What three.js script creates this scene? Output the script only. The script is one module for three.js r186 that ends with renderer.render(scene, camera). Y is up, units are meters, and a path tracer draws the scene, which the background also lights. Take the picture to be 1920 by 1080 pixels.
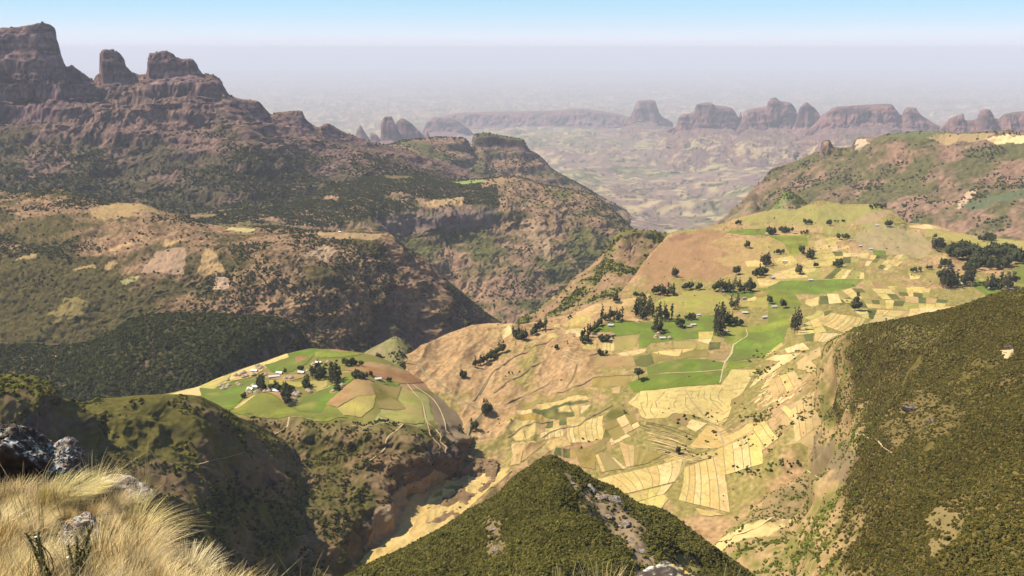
import * as THREE from 'three';
import { mergeGeometries } from 'three/addons/utils/BufferGeometryUtils.js';

// ---------------------------------------------------------------- camera, sky, sun, exposure
const EYE = 1500;                                   // metres above the lowland datum
const F = 1800, PITCH = Math.atan(450 / 1800);      // focal length in photo pixels, tilt below the horizon
const scene = new THREE.Scene();
const camera = new THREE.PerspectiveCamera(2 * Math.atan(540 / F) * 180 / Math.PI, 16 / 9, 0.1, 500000);
camera.position.set(0, EYE, 0);
camera.rotation.set(-PITCH, 0, 0);
scene.add(camera);
const renderer = new THREE.WebGLRenderer({ antialias: true });
renderer.setSize(1024, 576);
renderer.toneMapping = THREE.LinearToneMapping;
renderer.toneMappingExposure = 1.85;
renderer.shadowMap.enabled = true;

const SUN = new THREE.Vector3(-0.57, 0.81, -0.09).normalize();
{
  const W = 512, H = 1024, data = new Float32Array(W * H * 4);
  const stops = [[-90, .40, .40, .43], [-2, .46, .465, .52], [0.1, .455, .465, .525], [0.45, .445, .465, .525], [0.8, .425, .475, .535], [1.3, .37, .46, .54], [2.0, .31, .445, .54], [3.2, .24, .41, .53], [8, .17, .30, .45], [25, .115, .21, .36], [90, .075, .145, .28]];
  for (let y = 0; y < H; y++) {
    const e = ((y + .5) / H - .5) * 180;
    let k = 0; while (k < stops.length - 2 && stops[k + 1][0] < e) k++;
    const a = stops[k], b = stops[k + 1], t = Math.min(1, Math.max(0, (e - a[0]) / (b[0] - a[0])));
    for (let x = 0; x < W; x++) for (let c = 0; c < 3; c++) { const o = (y * W + x) * 4; data[o + c] = (a[c + 1] + (b[c + 1] - a[c + 1]) * t) * (1 + .012 * Math.sin(x * .11 + 3 * Math.sin(e * 1.7)) * Math.sin(e * 4.3 + x * .02)); data[o + 3] = 1; }
  }
  const t = new THREE.DataTexture(data, W, H, THREE.RGBAFormat, THREE.FloatType);
  t.mapping = THREE.EquirectangularReflectionMapping; t.magFilter = THREE.LinearFilter; t.minFilter = THREE.LinearFilter; t.needsUpdate = true;
  scene.background = t; scene.environment = t;
  scene.environmentIntensity = 1; scene.backgroundIntensity = 1;
}
const sun = new THREE.DirectionalLight(new THREE.Color(1, .92, .74), 5);
sun.position.copy(SUN).multiplyScalar(9000).add(new THREE.Vector3(0, EYE - 500, -2500));
sun.target.position.set(0, EYE - 500, -2500);
sun.castShadow = true;
Object.assign(sun.shadow.camera, { left: -6000, right: 6000, top: 6000, bottom: -6000, near: 10, far: 20000 });
sun.shadow.mapSize.set(4096, 4096);
scene.add(sun, sun.target);
scene.fog = new THREE.FogExp2(new THREE.Color(.87, .87, 1), 2.4e-5);

// ---------------------------------------------------------------- helpers
let seed = 7;
const rnd = () => { seed = (seed * 1664525 + 1013904223) >>> 0; return seed / 4294967296; };
const rr = (a, b) => a + (b - a) * rnd();
const mix = (a, b, t) => a + (b - a) * t, clamp = (x, a = 0, b = 1) => Math.min(b, Math.max(a, x));
const smooth = (a, b, x) => { const t = clamp((x - a) / (b - a)); return t * t * (3 - 2 * t); };
const mix3 = (a, b, t) => [mix(a[0], b[0], t), mix(a[1], b[1], t), mix(a[2], b[2], t)];
const PERM = new Uint8Array(512);
{ const p = [...Array(256).keys()]; for (let i = 255; i > 0; i--) { const j = Math.floor(rnd() * (i + 1)); [p[i], p[j]] = [p[j], p[i]]; } for (let i = 0; i < 512; i++) PERM[i] = p[i & 255]; }
const GX = new Float64Array(256), GY = new Float64Array(256), GZ = new Float64Array(256);
for (let i = 0; i < 256; i++) { const z = rr(-1, 1), a = rr(0, 6.2832), r = Math.sqrt(1 - z * z); GX[i] = r * Math.cos(a) * 1.6; GY[i] = r * Math.sin(a) * 1.6; GZ[i] = z * 1.6; }
function noise(x, y, z) {                           // gradient noise, about -1 .. 1
  const X = Math.floor(x), Y = Math.floor(y), Z = Math.floor(z); x -= X; y -= Y; z -= Z;
  const u = x * x * x * (x * (x * 6 - 15) + 10), v = y * y * y * (y * (y * 6 - 15) + 10), w = z * z * z * (z * (z * 6 - 15) + 10);
  const a = PERM[X & 255], b = PERM[(X + 1) & 255], yy = Y & 255, y1 = (Y + 1) & 255, zz = Z & 255, z1 = (Z + 1) & 255;
  const aa = PERM[a + yy], ab = PERM[a + y1], ba = PERM[b + yy], bb = PERM[b + y1];
  const g = (h, x, y, z) => GX[h] * x + GY[h] * y + GZ[h] * z;
  const l0 = mix(g(PERM[aa + zz], x, y, z), g(PERM[ba + zz], x - 1, y, z), u), l1 = mix(g(PERM[ab + zz], x, y - 1, z), g(PERM[bb + zz], x - 1, y - 1, z), u);
  const l2 = mix(g(PERM[aa + z1], x, y, z - 1), g(PERM[ba + z1], x - 1, y, z - 1), u), l3 = mix(g(PERM[ab + z1], x, y - 1, z - 1), g(PERM[bb + z1], x - 1, y - 1, z - 1), u);
  return mix(mix(l0, l1, v), mix(l2, l3, v), w);
}
function fbm(x, y, z, oct = 4, gain = .5) { let s = 0, a = 1, n = 0; for (let i = 0; i < oct; i++) { s += a * noise(x, y, z); n += a; a *= gain; x = x * 2.03 + 11.7; y = y * 2.03 + 3.1; z = z * 2.03 - 7.9; } return s / n; }
function ridged(x, y, z, oct = 4, gain = .5) { let s = 0, a = 1, n = 0; for (let i = 0; i < oct; i++) { s += a * (1 - 2 * Math.abs(noise(x, y, z))); n += a; a *= gain; x = x * 2.07 + 5.7; y = y * 2.07 + 1.3; z = z * 2.07 - 9.1; } return s / n; }
const names = new Map();
function numbered(n) { const k = names.get(n) ?? 0; names.set(n, k + 1); return k ? n + '_' + String(k).padStart(3, '0') : n; }
const shadowed = (o) => { o.castShadow = o.receiveShadow = true; return o; };
function tag(o, label, category, group) { o.userData.label = label; if (category) o.userData.category = category; if (group) o.userData.group = group; return o; }
const CP = Math.cos(PITCH), SP = Math.sin(PITCH);
function P(px, py, d) {                             // the point d metres ahead that lies in the direction of photo pixel px, py
  const v = (540 - py) / F, t = d / (CP + v * SP);
  return [(px - 960) / F * t, EYE + (v * CP - SP) * t, -d];
}
function pixelOf(x, y, z) { const h = y - EYE, dep = -z * CP - h * SP, up = -z * SP + h * CP; return [960 + F * x / dep, 540 - F * up / dep]; }
function pchip(xs, ys) {                            // monotone cubic through points
  const n = xs.length, m = new Float64Array(n), s = [];
  for (let i = 0; i < n - 1; i++) s.push((ys[i + 1] - ys[i]) / (xs[i + 1] - xs[i]));
  for (let i = 0; i < n; i++) {
    if (i === 0) m[i] = s[0]; else if (i === n - 1) m[i] = s[n - 2];
    else if (s[i - 1] * s[i] <= 0) m[i] = 0;
    else { const h0 = xs[i] - xs[i - 1], h1 = xs[i + 1] - xs[i], w1 = 2 * h1 + h0, w2 = h1 + 2 * h0; m[i] = (w1 + w2) / (w1 / s[i - 1] + w2 / s[i]); }
  }
  return (x) => {
    if (x <= xs[0]) return ys[0]; if (x >= xs[n - 1]) return ys[n - 1];
    let lo = 0, hi = n - 1; while (hi - lo > 1) { const k = (lo + hi) >> 1; if (xs[k] <= x) lo = k; else hi = k; }
    const h = xs[hi] - xs[lo], t = (x - xs[lo]) / h, t2 = t * t, t3 = t2 * t;
    return (2 * t3 - 3 * t2 + 1) * ys[lo] + (t3 - 2 * t2 + t) * h * m[lo] + (3 * t2 - 2 * t3) * ys[hi] + (t3 - t2) * h * m[hi];
  };
}
function inside(poly, x, y) { let c = false; for (let i = 0, j = poly.length - 1; i < poly.length; j = i++) { const a = poly[i], b = poly[j]; if ((a[1] > y) !== (b[1] > y) && x < (b[0] - a[0]) * (y - a[1]) / (b[1] - a[1]) + a[0]) c = !c; } return c; }

const farD = (d) => d < 7000 ? d : 7000 + (d - 7000) * 1.8;   // the far country lies this much deeper than first surveyed
// A landform: a surface lofted through contour lines, each a list of [px, py, distance], far side first. back = [extra distance, extra drop] makes the hidden far side.
class Sheet {
  constructor(name, rows, o = {}) {
    this.name = name; this.o = o;
    if (o.far) rows = rows.map((r) => r.map(([a, b, d]) => [a, b, farD(d)]));
    if (o.back) { const c = rows[0]; rows = [...[...o.back].reverse().map(([dd, h]) => c.map(([a, b, d]) => { const q = P(a, b, d); const r = pixelOf(q[0] * (d + dd) / d, q[1] - h, -(d + dd)); return [r[0], r[1], d + dd]; })), ...rows]; this.crest = o.back.length; } else this.crest = 0;
    const px0 = o.px?.[0] ?? Math.max(...rows.map((r) => r[0][0])), px1 = o.px?.[1] ?? Math.min(...rows.map((r) => r[r.length - 1][0]));
    const step = o.step ?? 2, vs = o.vstep ?? step;
    const cols = []; for (let p = px0; p < px1;) { cols.push(p); p += p < -40 || p > 1960 ? Math.max(12, step * 5) : step; } cols.push(px1);
    this.cols = cols;
    const ev = rows.map((r) => [pchip(r.map((q) => q[0]), r.map((q) => q[1])), pchip(r.map((q) => q[0]), r.map((q) => q[2]))]);
    const nR = rows.length, nC = cols.length, base = rows.map(() => []);
    for (let r = 0; r < nR; r++) for (let c = 0; c < nC; c++) base[r].push(P(cols[c], ev[r][0](cols[c]), ev[r][1](cols[c])));
    const vl = [];                                   // v of each grid line
    for (let r = 0; r < nR - 1; r++) {
      let m = 0; for (let c = 0; c < nC; c++) { const a = pixelOf(...base[r][c]), b = pixelOf(...base[r + 1][c]); m = Math.max(m, Math.min(Math.abs(a[1] - b[1]), 400)); }
      const n = r < this.crest ? (o.backSeg ?? 8) : Math.max(3, Math.ceil(m / vs * .8));
      for (let k = 0; k < n; k++) vl.push(r + k / n);
    }
    vl.push(nR - 1); this.vl = vl;
    const nV = vl.length; this.nC = nC; this.nV = nV;
    const pos = new Float32Array(nC * nV * 3), ks = [...Array(nR).keys()];
    for (let c = 0; c < nC; c++) {
      for (let a = 0; a < 3; a++) { const f = pchip(ks, ks.map((r) => base[r][c][a])); for (let v = 0; v < nV; v++) pos[(v * nC + c) * 3 + a] = f(vl[v]); }
    }
    this.base = pos.slice(); this.pos = pos;
    if (o.disp) {
      const out = new Float32Array(pos.length);
      for (let v = 0; v < nV; v++) for (let c = 0; c < nC; c++) {
        const i = (v * nC + c) * 3, n = this.normal(this.base, c, v), d = o.disp(pos[i], pos[i + 1], pos[i + 2], n, cols[c], vl[v] - this.crest);
        out[i] = pos[i] + d[0]; out[i + 1] = pos[i + 1] + d[1]; out[i + 2] = pos[i + 2] + d[2];
      }
      this.pos = out;
    }
    this.py = new Float32Array(nC * nV); for (let i = 0; i < nC * nV; i++) this.py[i] = pixelOf(this.base[i * 3], this.base[i * 3 + 1], this.base[i * 3 + 2])[1];
  }
  normal(A, c, v) {
    const { nC, nV } = this, c0 = Math.max(0, c - 1), c1 = Math.min(nC - 1, c + 1), v0 = Math.max(0, v - 1), v1 = Math.min(nV - 1, v + 1);
    const i = (v * nC + c0) * 3, j = (v * nC + c1) * 3, k = (v0 * nC + c) * 3, l = (v1 * nC + c) * 3;
    const ax = A[j] - A[i], ay = A[j + 1] - A[i + 1], az = A[j + 2] - A[i + 2], bx = A[l] - A[k], by = A[l + 1] - A[k + 1], bz = A[l + 2] - A[k + 2];
    let x = by * az - bz * ay, y = bz * ax - bx * az, z = bx * ay - by * ax; const s = Math.hypot(x, y, z) || 1;
    return [x / s, y / s, z / s];
  }
  cr(px, py) {                                       // grid place (column, line) of a photo pixel on the near side
    const { cols, nC, nV, py: Y } = this;
    let lo = 0, hi = nC - 1; while (hi - lo > 1) { const k = (lo + hi) >> 1; if (cols[k] <= px) lo = k; else hi = k; }
    const t = clamp((px - cols[lo]) / (cols[hi] - cols[lo]));
    const at = (v) => mix(Y[v * nC + lo], Y[v * nC + hi], t);
    const vc = this.vl.indexOf(this.crest);
    for (let v = nV - 1; v > vc; v--) { const b = at(v), a = at(v - 1); if (a <= py && b >= py) return [lo + t, v - 1 + (py - a) / Math.max(1e-6, b - a)]; }
    return [lo + t, at(vc) > py ? vc : nV - 1];
  }
  at(c, v, lift = 0) {                               // the surface itself at a grid place
    const { nC, nV, pos } = this; c = clamp(c, 0, nC - 1.001); v = clamp(v, 0, nV - 1.001);
    const i = Math.floor(c), j = Math.floor(v), s = c - i, t = v - j, A = (j * nC + i) * 3, B = A + 3, C = A + nC * 3, D = C + 3, o = [0, 0, 0];
    for (let k = 0; k < 3; k++) o[k] = s + t <= 1 ? pos[A + k] + (pos[B + k] - pos[A + k]) * s + (pos[C + k] - pos[A + k]) * t : pos[D + k] + (pos[C + k] - pos[D + k]) * (1 - s) + (pos[B + k] - pos[D + k]) * (1 - t);
    o[1] += lift; return o;
  }
  spot(px, py, lift = 0) { const g = this.cr(px, py); return this.at(g[0], g[1], lift); }
  mesh() {
    const { nC, nV, pos, o } = this, idx = new Uint32Array((nC - 1) * (nV - 1) * 6); let q = 0;
    for (let v = 0; v < nV - 1; v++) for (let c = 0; c < nC - 1; c++) { const a = v * nC + c, b = a + 1, d = a + nC, e = d + 1; idx[q++] = a; idx[q++] = d; idx[q++] = b; idx[q++] = b; idx[q++] = d; idx[q++] = e; }
    const g = new THREE.BufferGeometry(); g.setAttribute('position', new THREE.BufferAttribute(pos, 3)); g.setIndex(new THREE.BufferAttribute(idx, 1)); g.computeVertexNormals();
    const N = g.attributes.normal.array, col = new Float32Array(pos.length), uv = new Float32Array(nC * nV * 2);
    const bare = this.bare = new Float32Array(nC * nV);
    const paints = (o.paint ?? []).map((p) => { const poly = p.poly.map((q) => this.cr(q[0], q[1])); return { ...p, poly, box: [Math.min(...poly.map((q) => q[0])) - 6, Math.max(...poly.map((q) => q[0])) + 6, Math.min(...poly.map((q) => q[1])) - 6, Math.max(...poly.map((q) => q[1])) + 6] }; });
    for (let v = 0; v < nV; v++) for (let c = 0; c < nC; c++) {
      const k = v * nC + c, i = k * 3, x = pos[i], y = pos[i + 1], z = pos[i + 2];
      const nb = this.normal(this.base, c, v);
      let C = o.color ? o.color(x, y, z, [N[i], N[i + 1], N[i + 2]], this.cols[c], this.vl[v] - this.crest, nb) : [.2, .16, .1];
      for (const p of paints) if (c > p.box[0] && c < p.box[1] && v > p.box[2] && v < p.box[3]) {
        const s = p.scale ?? 40, j = p.jit ?? 2;
        if (inside(p.poly, c + j * fbm(x / s, y / s, z / s, 3), v + j * fbm(x / s + 31, y / s, z / s - 17, 3))) bare[k] = Math.max(bare[k], p.bare ?? .9), C = p.fn ? p.fn(C, x, y, z) : mix3(C, p.col.map((q) => q * (1 + .22 * fbm(x / 9, y / 9, z / 9, 2))), p.t ?? 1);
      }
      col[i] = C[0]; col[i + 1] = C[1]; col[i + 2] = C[2]; uv[k * 2] = x; uv[k * 2 + 1] = z;
    }
    this.col = col; this.N = N;
    g.setAttribute('color', new THREE.BufferAttribute(col, 3)); g.setAttribute('uv', new THREE.BufferAttribute(uv, 2));
    const m = shadowed(new THREE.Mesh(g, o.material ?? EARTH)); m.name = numbered(this.name);
    m.userData.kind = 'structure'; if (o.label) m.userData.label = o.label;
    scene.add(m); this.mesh_ = m; return m;
  }
}
const EARTH = new THREE.MeshLambertMaterial({ vertexColors: true });
const sheets = {};
const land = (name, key, rows, o) => { const s = new Sheet(name, rows, o); s.mesh(); sheets[key] = s; return s; };
// ---------------------------------------------------------------- landforms, far to near
const flat = (n) => { const h = Math.hypot(n[0], n[2]) || 1; return [n[0] / h, n[2] / h, Math.sqrt(Math.max(0, 1 - n[1] * n[1]))]; };   // outward direction in plan, and steepness
// gullies that run down the fall line, strata that step with height, and fine roughness
function relief({ L = 300, A = 40, sh = 40, sa = 4, R = 25, ra = 3, up = 0, seedy = 0, yk = .3, fade, crest = .7, flat0 = .05, L2 = 0, A2 = 0, c0 = -.05, H = 0, tm = .8 }) {
  return (x, y, z, n, px, v) => {
    const [hx, hz, st] = flat(n), f = (fade ? fade(px, v) : 1) * (flat0 + (1 - flat0) * smooth(c0, crest, v));
    const wx = x + .25 * L * noise(x / L, y / L, z / L + 40), wz = z + .25 * L * noise(x / L + 70, y / L, z / L);
    const g = ridged(wx / L + seedy, y * yk / L, wz / L, 6, .58) - .1;
    const lay = y / sh + .5 * noise(x / 420, y / 300, z / 420 + seedy), fr = lay - Math.floor(lay);
    const step = (fr < .7 ? fr / .7 : (1 - fr) / .3) - .5;
    const rough = fbm(x / R, y / R, z / R, 4, .6) + .6 * ridged(x / (R * .45), y / (R * 1.6), z / (R * .45), 3, .6);
    const g2 = A2 ? -ridged(wx / L2 - seedy, y * yk * .5 / L2, wz / L2, 3, .55) + .1 : 0;
    const o = (A * g * f + A2 * g2 * (.2 + .8 * f) + sa * step * (.7 + .7 * noise(x / 160, y / 160, z / 160)) * (.25 + .75 * f)) * st + ra * rough * st * (.3 + .7 * f);
    const u = ((1 - st) * A * .25 * g + up * fbm(x / L, 0, z / L, 3)) * f + ra * .6 * rough * (1 - st * .5) * (.4 + .6 * f);
    if (!H) return [hx * o, u, hz * o];
    // trap rock: the slope breaks into cliffs and ledges
    let t = 0; for (const [h, w, q] of [[H, .65, 1], [H * .37, .35, 2.3]]) { const e = y / h + q * 13.7 + .45 * noise(x / 500 * q, y / 900, z / 500 * q) + .12 * noise(x / 70, y / 200, z / 70), fr = e - Math.floor(e), sh = fr < .52 ? fr * .2 : fr < .76 ? .104 + (fr - .52) * 3.35 : .908 + (fr - .76) * .383; t += w * h * (sh - fr) * clamp(.75 + 1.1 * noise(x / 300 + q, y / 160, z / 300), .15, 1.2); }
    return [hx * o, u + tm * t * clamp(st * 1.6) * (c0 > .3 ? smooth(.05, .4, v) : f), hz * o];
  };
}
const C = {
  rock: [.14, .092, .08], rockDark: [.048, .034, .034], rockPale: [.34, .24, .18], soil: [.23, .145, .075], soilRed: [.20, .112, .058], tan: [.31, .20, .095],
  olive: [.088, .080, .027], oliveDark: [.062, .066, .026], green: [.13, .19, .045], scrub: [.060, .078, .034], straw: [.55, .40, .16],
};
function earth(o) {
  const { soil = C.soil, soil2 = C.soilRed, grass = C.olive, rock = C.rock, S = 260, g = 0, gw = .25, steep = [.35, .6], band = 0, fine = 12, fa = .18, v2 = 0 } = o;
  return (x, y, z, n, px, v, nb) => {
    const a = fbm(x / S, y / S, z / S, 4), b = fbm(x / (S * .3) + 9, y / (S * .3), z / (S * .3) - 4, 3);
    let c = mix3(soil, soil2, smooth(-.25, .35, b));
    const gg = typeof g === 'function' ? g(px, v, x, y, z) : g;
    c = mix3(c, grass, smooth(-gw, gw, a + .5 * b + gg));
    const st = 1 - nb[1], s = smooth(steep[0], steep[1], st + .18 * b);
    if (s > 0) { let r = mix3(rock, C.rockDark, smooth(-.1, .45, b)); if (band) { const q = noise(x / 900, y / band, z / 900) + .5 * noise(x / 300, y / (band * .4), z / 300); r = mix3(r, C.rockPale, .32 * smooth(.2, .8, q)); r = mix3(r, C.rockDark, .8 * smooth(.12, .55, -q)); } c = mix3(c, r, s); }
    const f = 1 + fa * fbm(x / fine, y / fine, z / fine, 3) * 1.6;
    c = [c[0] * f, c[1] * f, c[2] * f];
    return o.after ? o.after(c, x, y, z, n, px, v, st) : c;
  };
}
const lowC = (c, x, y, z) => {                                     // fields, bare ground and trees of the far lowland
  const q = fbm(x / 1000, 0, z / 1000, 3), big = fbm(x / 5200, 3, z / 5200, 3), cell = noise(x / 190 + 5, 0, z / 130) , c2 = noise(x / 95 + 25, 0, z / 80);
  let k = c;
  if (cell + .5 * q > .16) k = mix3(k, [.44, .34, .17], smooth(.13, .4, cell + .8 * q + .25 * big) * .5);
  if (c2 > .38) k = mix3(k, [.26, .22, .12], .35);
  if (noise(x / 60, 3, z / 60) + .6 * noise(x / 400, 8, z / 400) > .45) k = [.05, .06, .035];
  return k;
};
{ // the far lowland, reaching under everything
  const L = (d, drop) => [-700, 0, 600, 1000, 1230, 1500, 1920, 2600].map((px, i) => { const k = P(px, 540, d), t = pixelOf(k[0], EYE - (typeof drop === 'number' ? drop : drop[i]), -d); return [t[0], t[1], d]; });
  land('lowland', 'low', [L(90000, 2000), L(45000, 1800), L(27000, 1660), L(19000, 1560), L(15000, [1450, 1450, 1450, 1420, 1440, 1400, 1400, 1400]), L(11000, [1430, 1430, 1430, 1420, 1440, 1400, 1350, 1350]), L(8600, [1450, 1450, 1420, 1400, 1500, 1420, 1330, 1300]), L(6900, [1480, 1480, 1450, 1480, 1560, 1500, 1400, 1350]), L(5600, 1560), L(3000, 1600), L(300, 1600)], {
    far: true, px: [-600, 2500], step: 2.2, vstep: 1, label: 'hazy lowland of fields and dry valleys stretching to the horizon',
    disp: (x, y, z, n) => { const d = -z, a = d < 5600 ? 0 : Math.min(1, (d - 5600) / 2500), w = 900 * noise(x / 5000, 4, z / 5000); return [0, a * (260 * ridged((x + w) / 3400 + 3, 0, (z - w) / 3400, 6, .5) + 120 * fbm(x / 9000, 0, z / 9000, 3) - 60 + (d > 45000 ? 420 * Math.max(0, fbm(x / 16000, 0, z / 16000, 4)) : 0)), 0]; },
    color: earth({ soil: [.185, .128, .108], soil2: [.145, .096, .09], grass: [.125, .115, .066], S: 1500, g: -.12, steep: [.12, .3], rock: [.115, .07, .068], after: lowC }),
  });
}
// a free-standing butte or mesa: crest line, distance, foot height, bulk
function butte(name, crest, d, foot, T, label, o = {}) {
  const cl = o.cliff ?? .45, n = crest.length, mid = (a, k) => crest.map(([x, y], i) => { const e = Math.min(1, Math.min(i, n - 1 - i) / 1.5); return [x, mix(y, foot, k), d - a * (.25 + .75 * e)]; });
  const top = crest.map(([x, y]) => [x, y, d]);
  const wide = (r, g) => r.map(([x, y, q], i) => [x + g * (i / (n - 1) - .5) * 2, y, q]);
  const s = new Sheet(name, [top, mid(T * .04, .04), mid(T * .16, Math.min(.8, cl * 1.5)), mid(T * .5, .88), mid(T * 1.1, 1.02), crest.map(([x, y], i) => { const q = P(x, y, d - T * 1.9), e = pixelOf(q[0], EYE - 1500, -(d - T * 1.9)); return [x, e[1], d - T * 1.9]; })], {
    far: true, back: [[T * .5, 40], [T * .8, 1.1 * (foot - crest[Math.floor(n / 2)][1]) * d / 1000], [T * 2, 2400]], step: o.step ?? 1.5, vstep: 1.6, label,
    disp: relief({ L: T * 1.1, A: T * .2, L2: T * .3, A2: T * .1, sh: 90, sa: T * .015, R: 130, ra: T * .05, seedy: crest[0][0] * .37, yk: .1, c0: .6, crest: 2, H: 150, tm: .5 }),
    color: earth({ soil: [.155, .092, .085], soil2: [.13, .075, .075], grass: [.085, .075, .045], S: 700, g: -.15, steep: [.14, .34], rock: [.165, .085, .08], band: 90, fine: 60, fa: .3, after: (c, x, y, z, n, px, v) => v > 3.2 ? mix3(c, lowC([.145, .092, .08], x, y, z), smooth(3.2, 4.4, v)) : c }),
  }); s.mesh(); return s;
}
butte('mesa', [[700, 262], [770, 250], [800, 245], [822, 224], [870, 214], [960, 212], [1040, 210], [1080, 206], [1130, 211], [1180, 222], [1230, 238], [1290, 260]], 19000, 262, 2200, 'long pale stepped mesa fading into the haze behind the flat-topped green cliff', { step: 2, cliff: .4 });
butte('butte', [[788, 256], [796, 240], [802, 226], [815, 220], [845, 222], [865, 232], [880, 243], [892, 256]], 15500, 262, 900, 'pale domed butte behind the twin rock spires');
butte('butte', [[1165, 240], [1172, 226], [1185, 216], [1193, 193], [1200, 189], [1214, 188], [1228, 189], [1233, 205], [1240, 218], [1255, 226], [1268, 240]], 16500, 244, 1000, 'flat-topped round butte standing alone left of the row of mesas', { cliff: .5 });
butte('butte', [[1255, 256], [1268, 240], [1280, 215], [1300, 212], [1308, 196], [1330, 193], [1340, 198], [1372, 203], [1380, 219], [1386, 222], [1388, 210], [1391, 221], [1398, 240], [1405, 256]], 13800, 258, 1100, 'leftmost broad butte in the row of mesas, with a stepped left shoulder', { cliff: .5 });
butte('butte', [[1370, 262], [1385, 240], [1400, 208], [1440, 199], [1447, 185], [1455, 184], [1462, 190], [1480, 193], [1492, 207], [1502, 235], [1515, 260]], 13200, 262, 1100, 'tallest butte in the row of mesas, with a small knob on top', { cliff: .5 });
butte('butte', [[1480, 255], [1492, 230], [1500, 205], [1507, 195], [1512, 192], [1520, 197], [1535, 213], [1541, 232], [1552, 255]], 12800, 258, 600, 'narrow pointed butte between the tallest butte and the long mesa');
butte('mesa', [[1500, 262], [1525, 237], [1545, 216], [1570, 201], [1600, 199], [1640, 197], [1668, 196], [1684, 212], [1692, 217], [1697, 206], [1703, 202], [1715, 203], [1725, 215], [1745, 228], [1765, 243], [1790, 265]], 11800, 268, 1100, 'long flat mesa with a small peak at its right end', { cliff: .4 });
butte('rock_ridge', [[1745, 262], [1765, 241], [1785, 221], [1800, 216], [1806, 213], [1809, 227], [1835, 223], [1841, 208], [1848, 205], [1855, 206], [1862, 221], [1872, 224], [1887, 214], [1920, 210], [1990, 207], [2060, 235], [2090, 265]], 10200, 268, 900, 'dark ridge with two rock horns above the right escarpment', { cliff: .5, step: 1.2 });
butte('rock_ridge', [[1235, 250], [1262, 240], [1290, 231], [1312, 236], [1345, 229], [1390, 223], [1410, 233], [1445, 226], [1482, 220], [1512, 229], [1545, 222], [1580, 229], [1620, 232], [1665, 225], [1700, 229], [1740, 232], [1770, 238], [1800, 252]], 14300, 258, 900, 'low jagged ridge joining the buttes and mesas from behind', { cliff: .5 });
butte('rock_spire', [[658, 268], [665, 256], [672, 241], [676, 234], [680, 242], [690, 256], [698, 268]], 11500, 272, 350, 'small thin rock spire left of the twin rock spires');
butte('rock_spire', [[684, 270], [690, 256], [696, 250], [705, 252], [712, 260], [720, 270]], 11000, 273, 300, 'low rounded rock knob left of the twin rock spires');
butte('rock_spire', [[704, 275], [710, 256], [715, 229], [722, 219], [733, 218], [740, 231], [750, 250], [762, 275]], 10500, 276, 420, 'left and steeper one of the twin rock spires', { cliff: .65 });
butte('rock_spire', [[730, 275], [736, 252], [744, 229], [755, 222], [765, 227], [780, 240], [793, 253], [798, 256], [801, 245], [804, 253], [812, 264], [825, 276]], 10900, 276, 500, 'right and broader one of the twin rock spires', { cliff: .55 });

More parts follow.
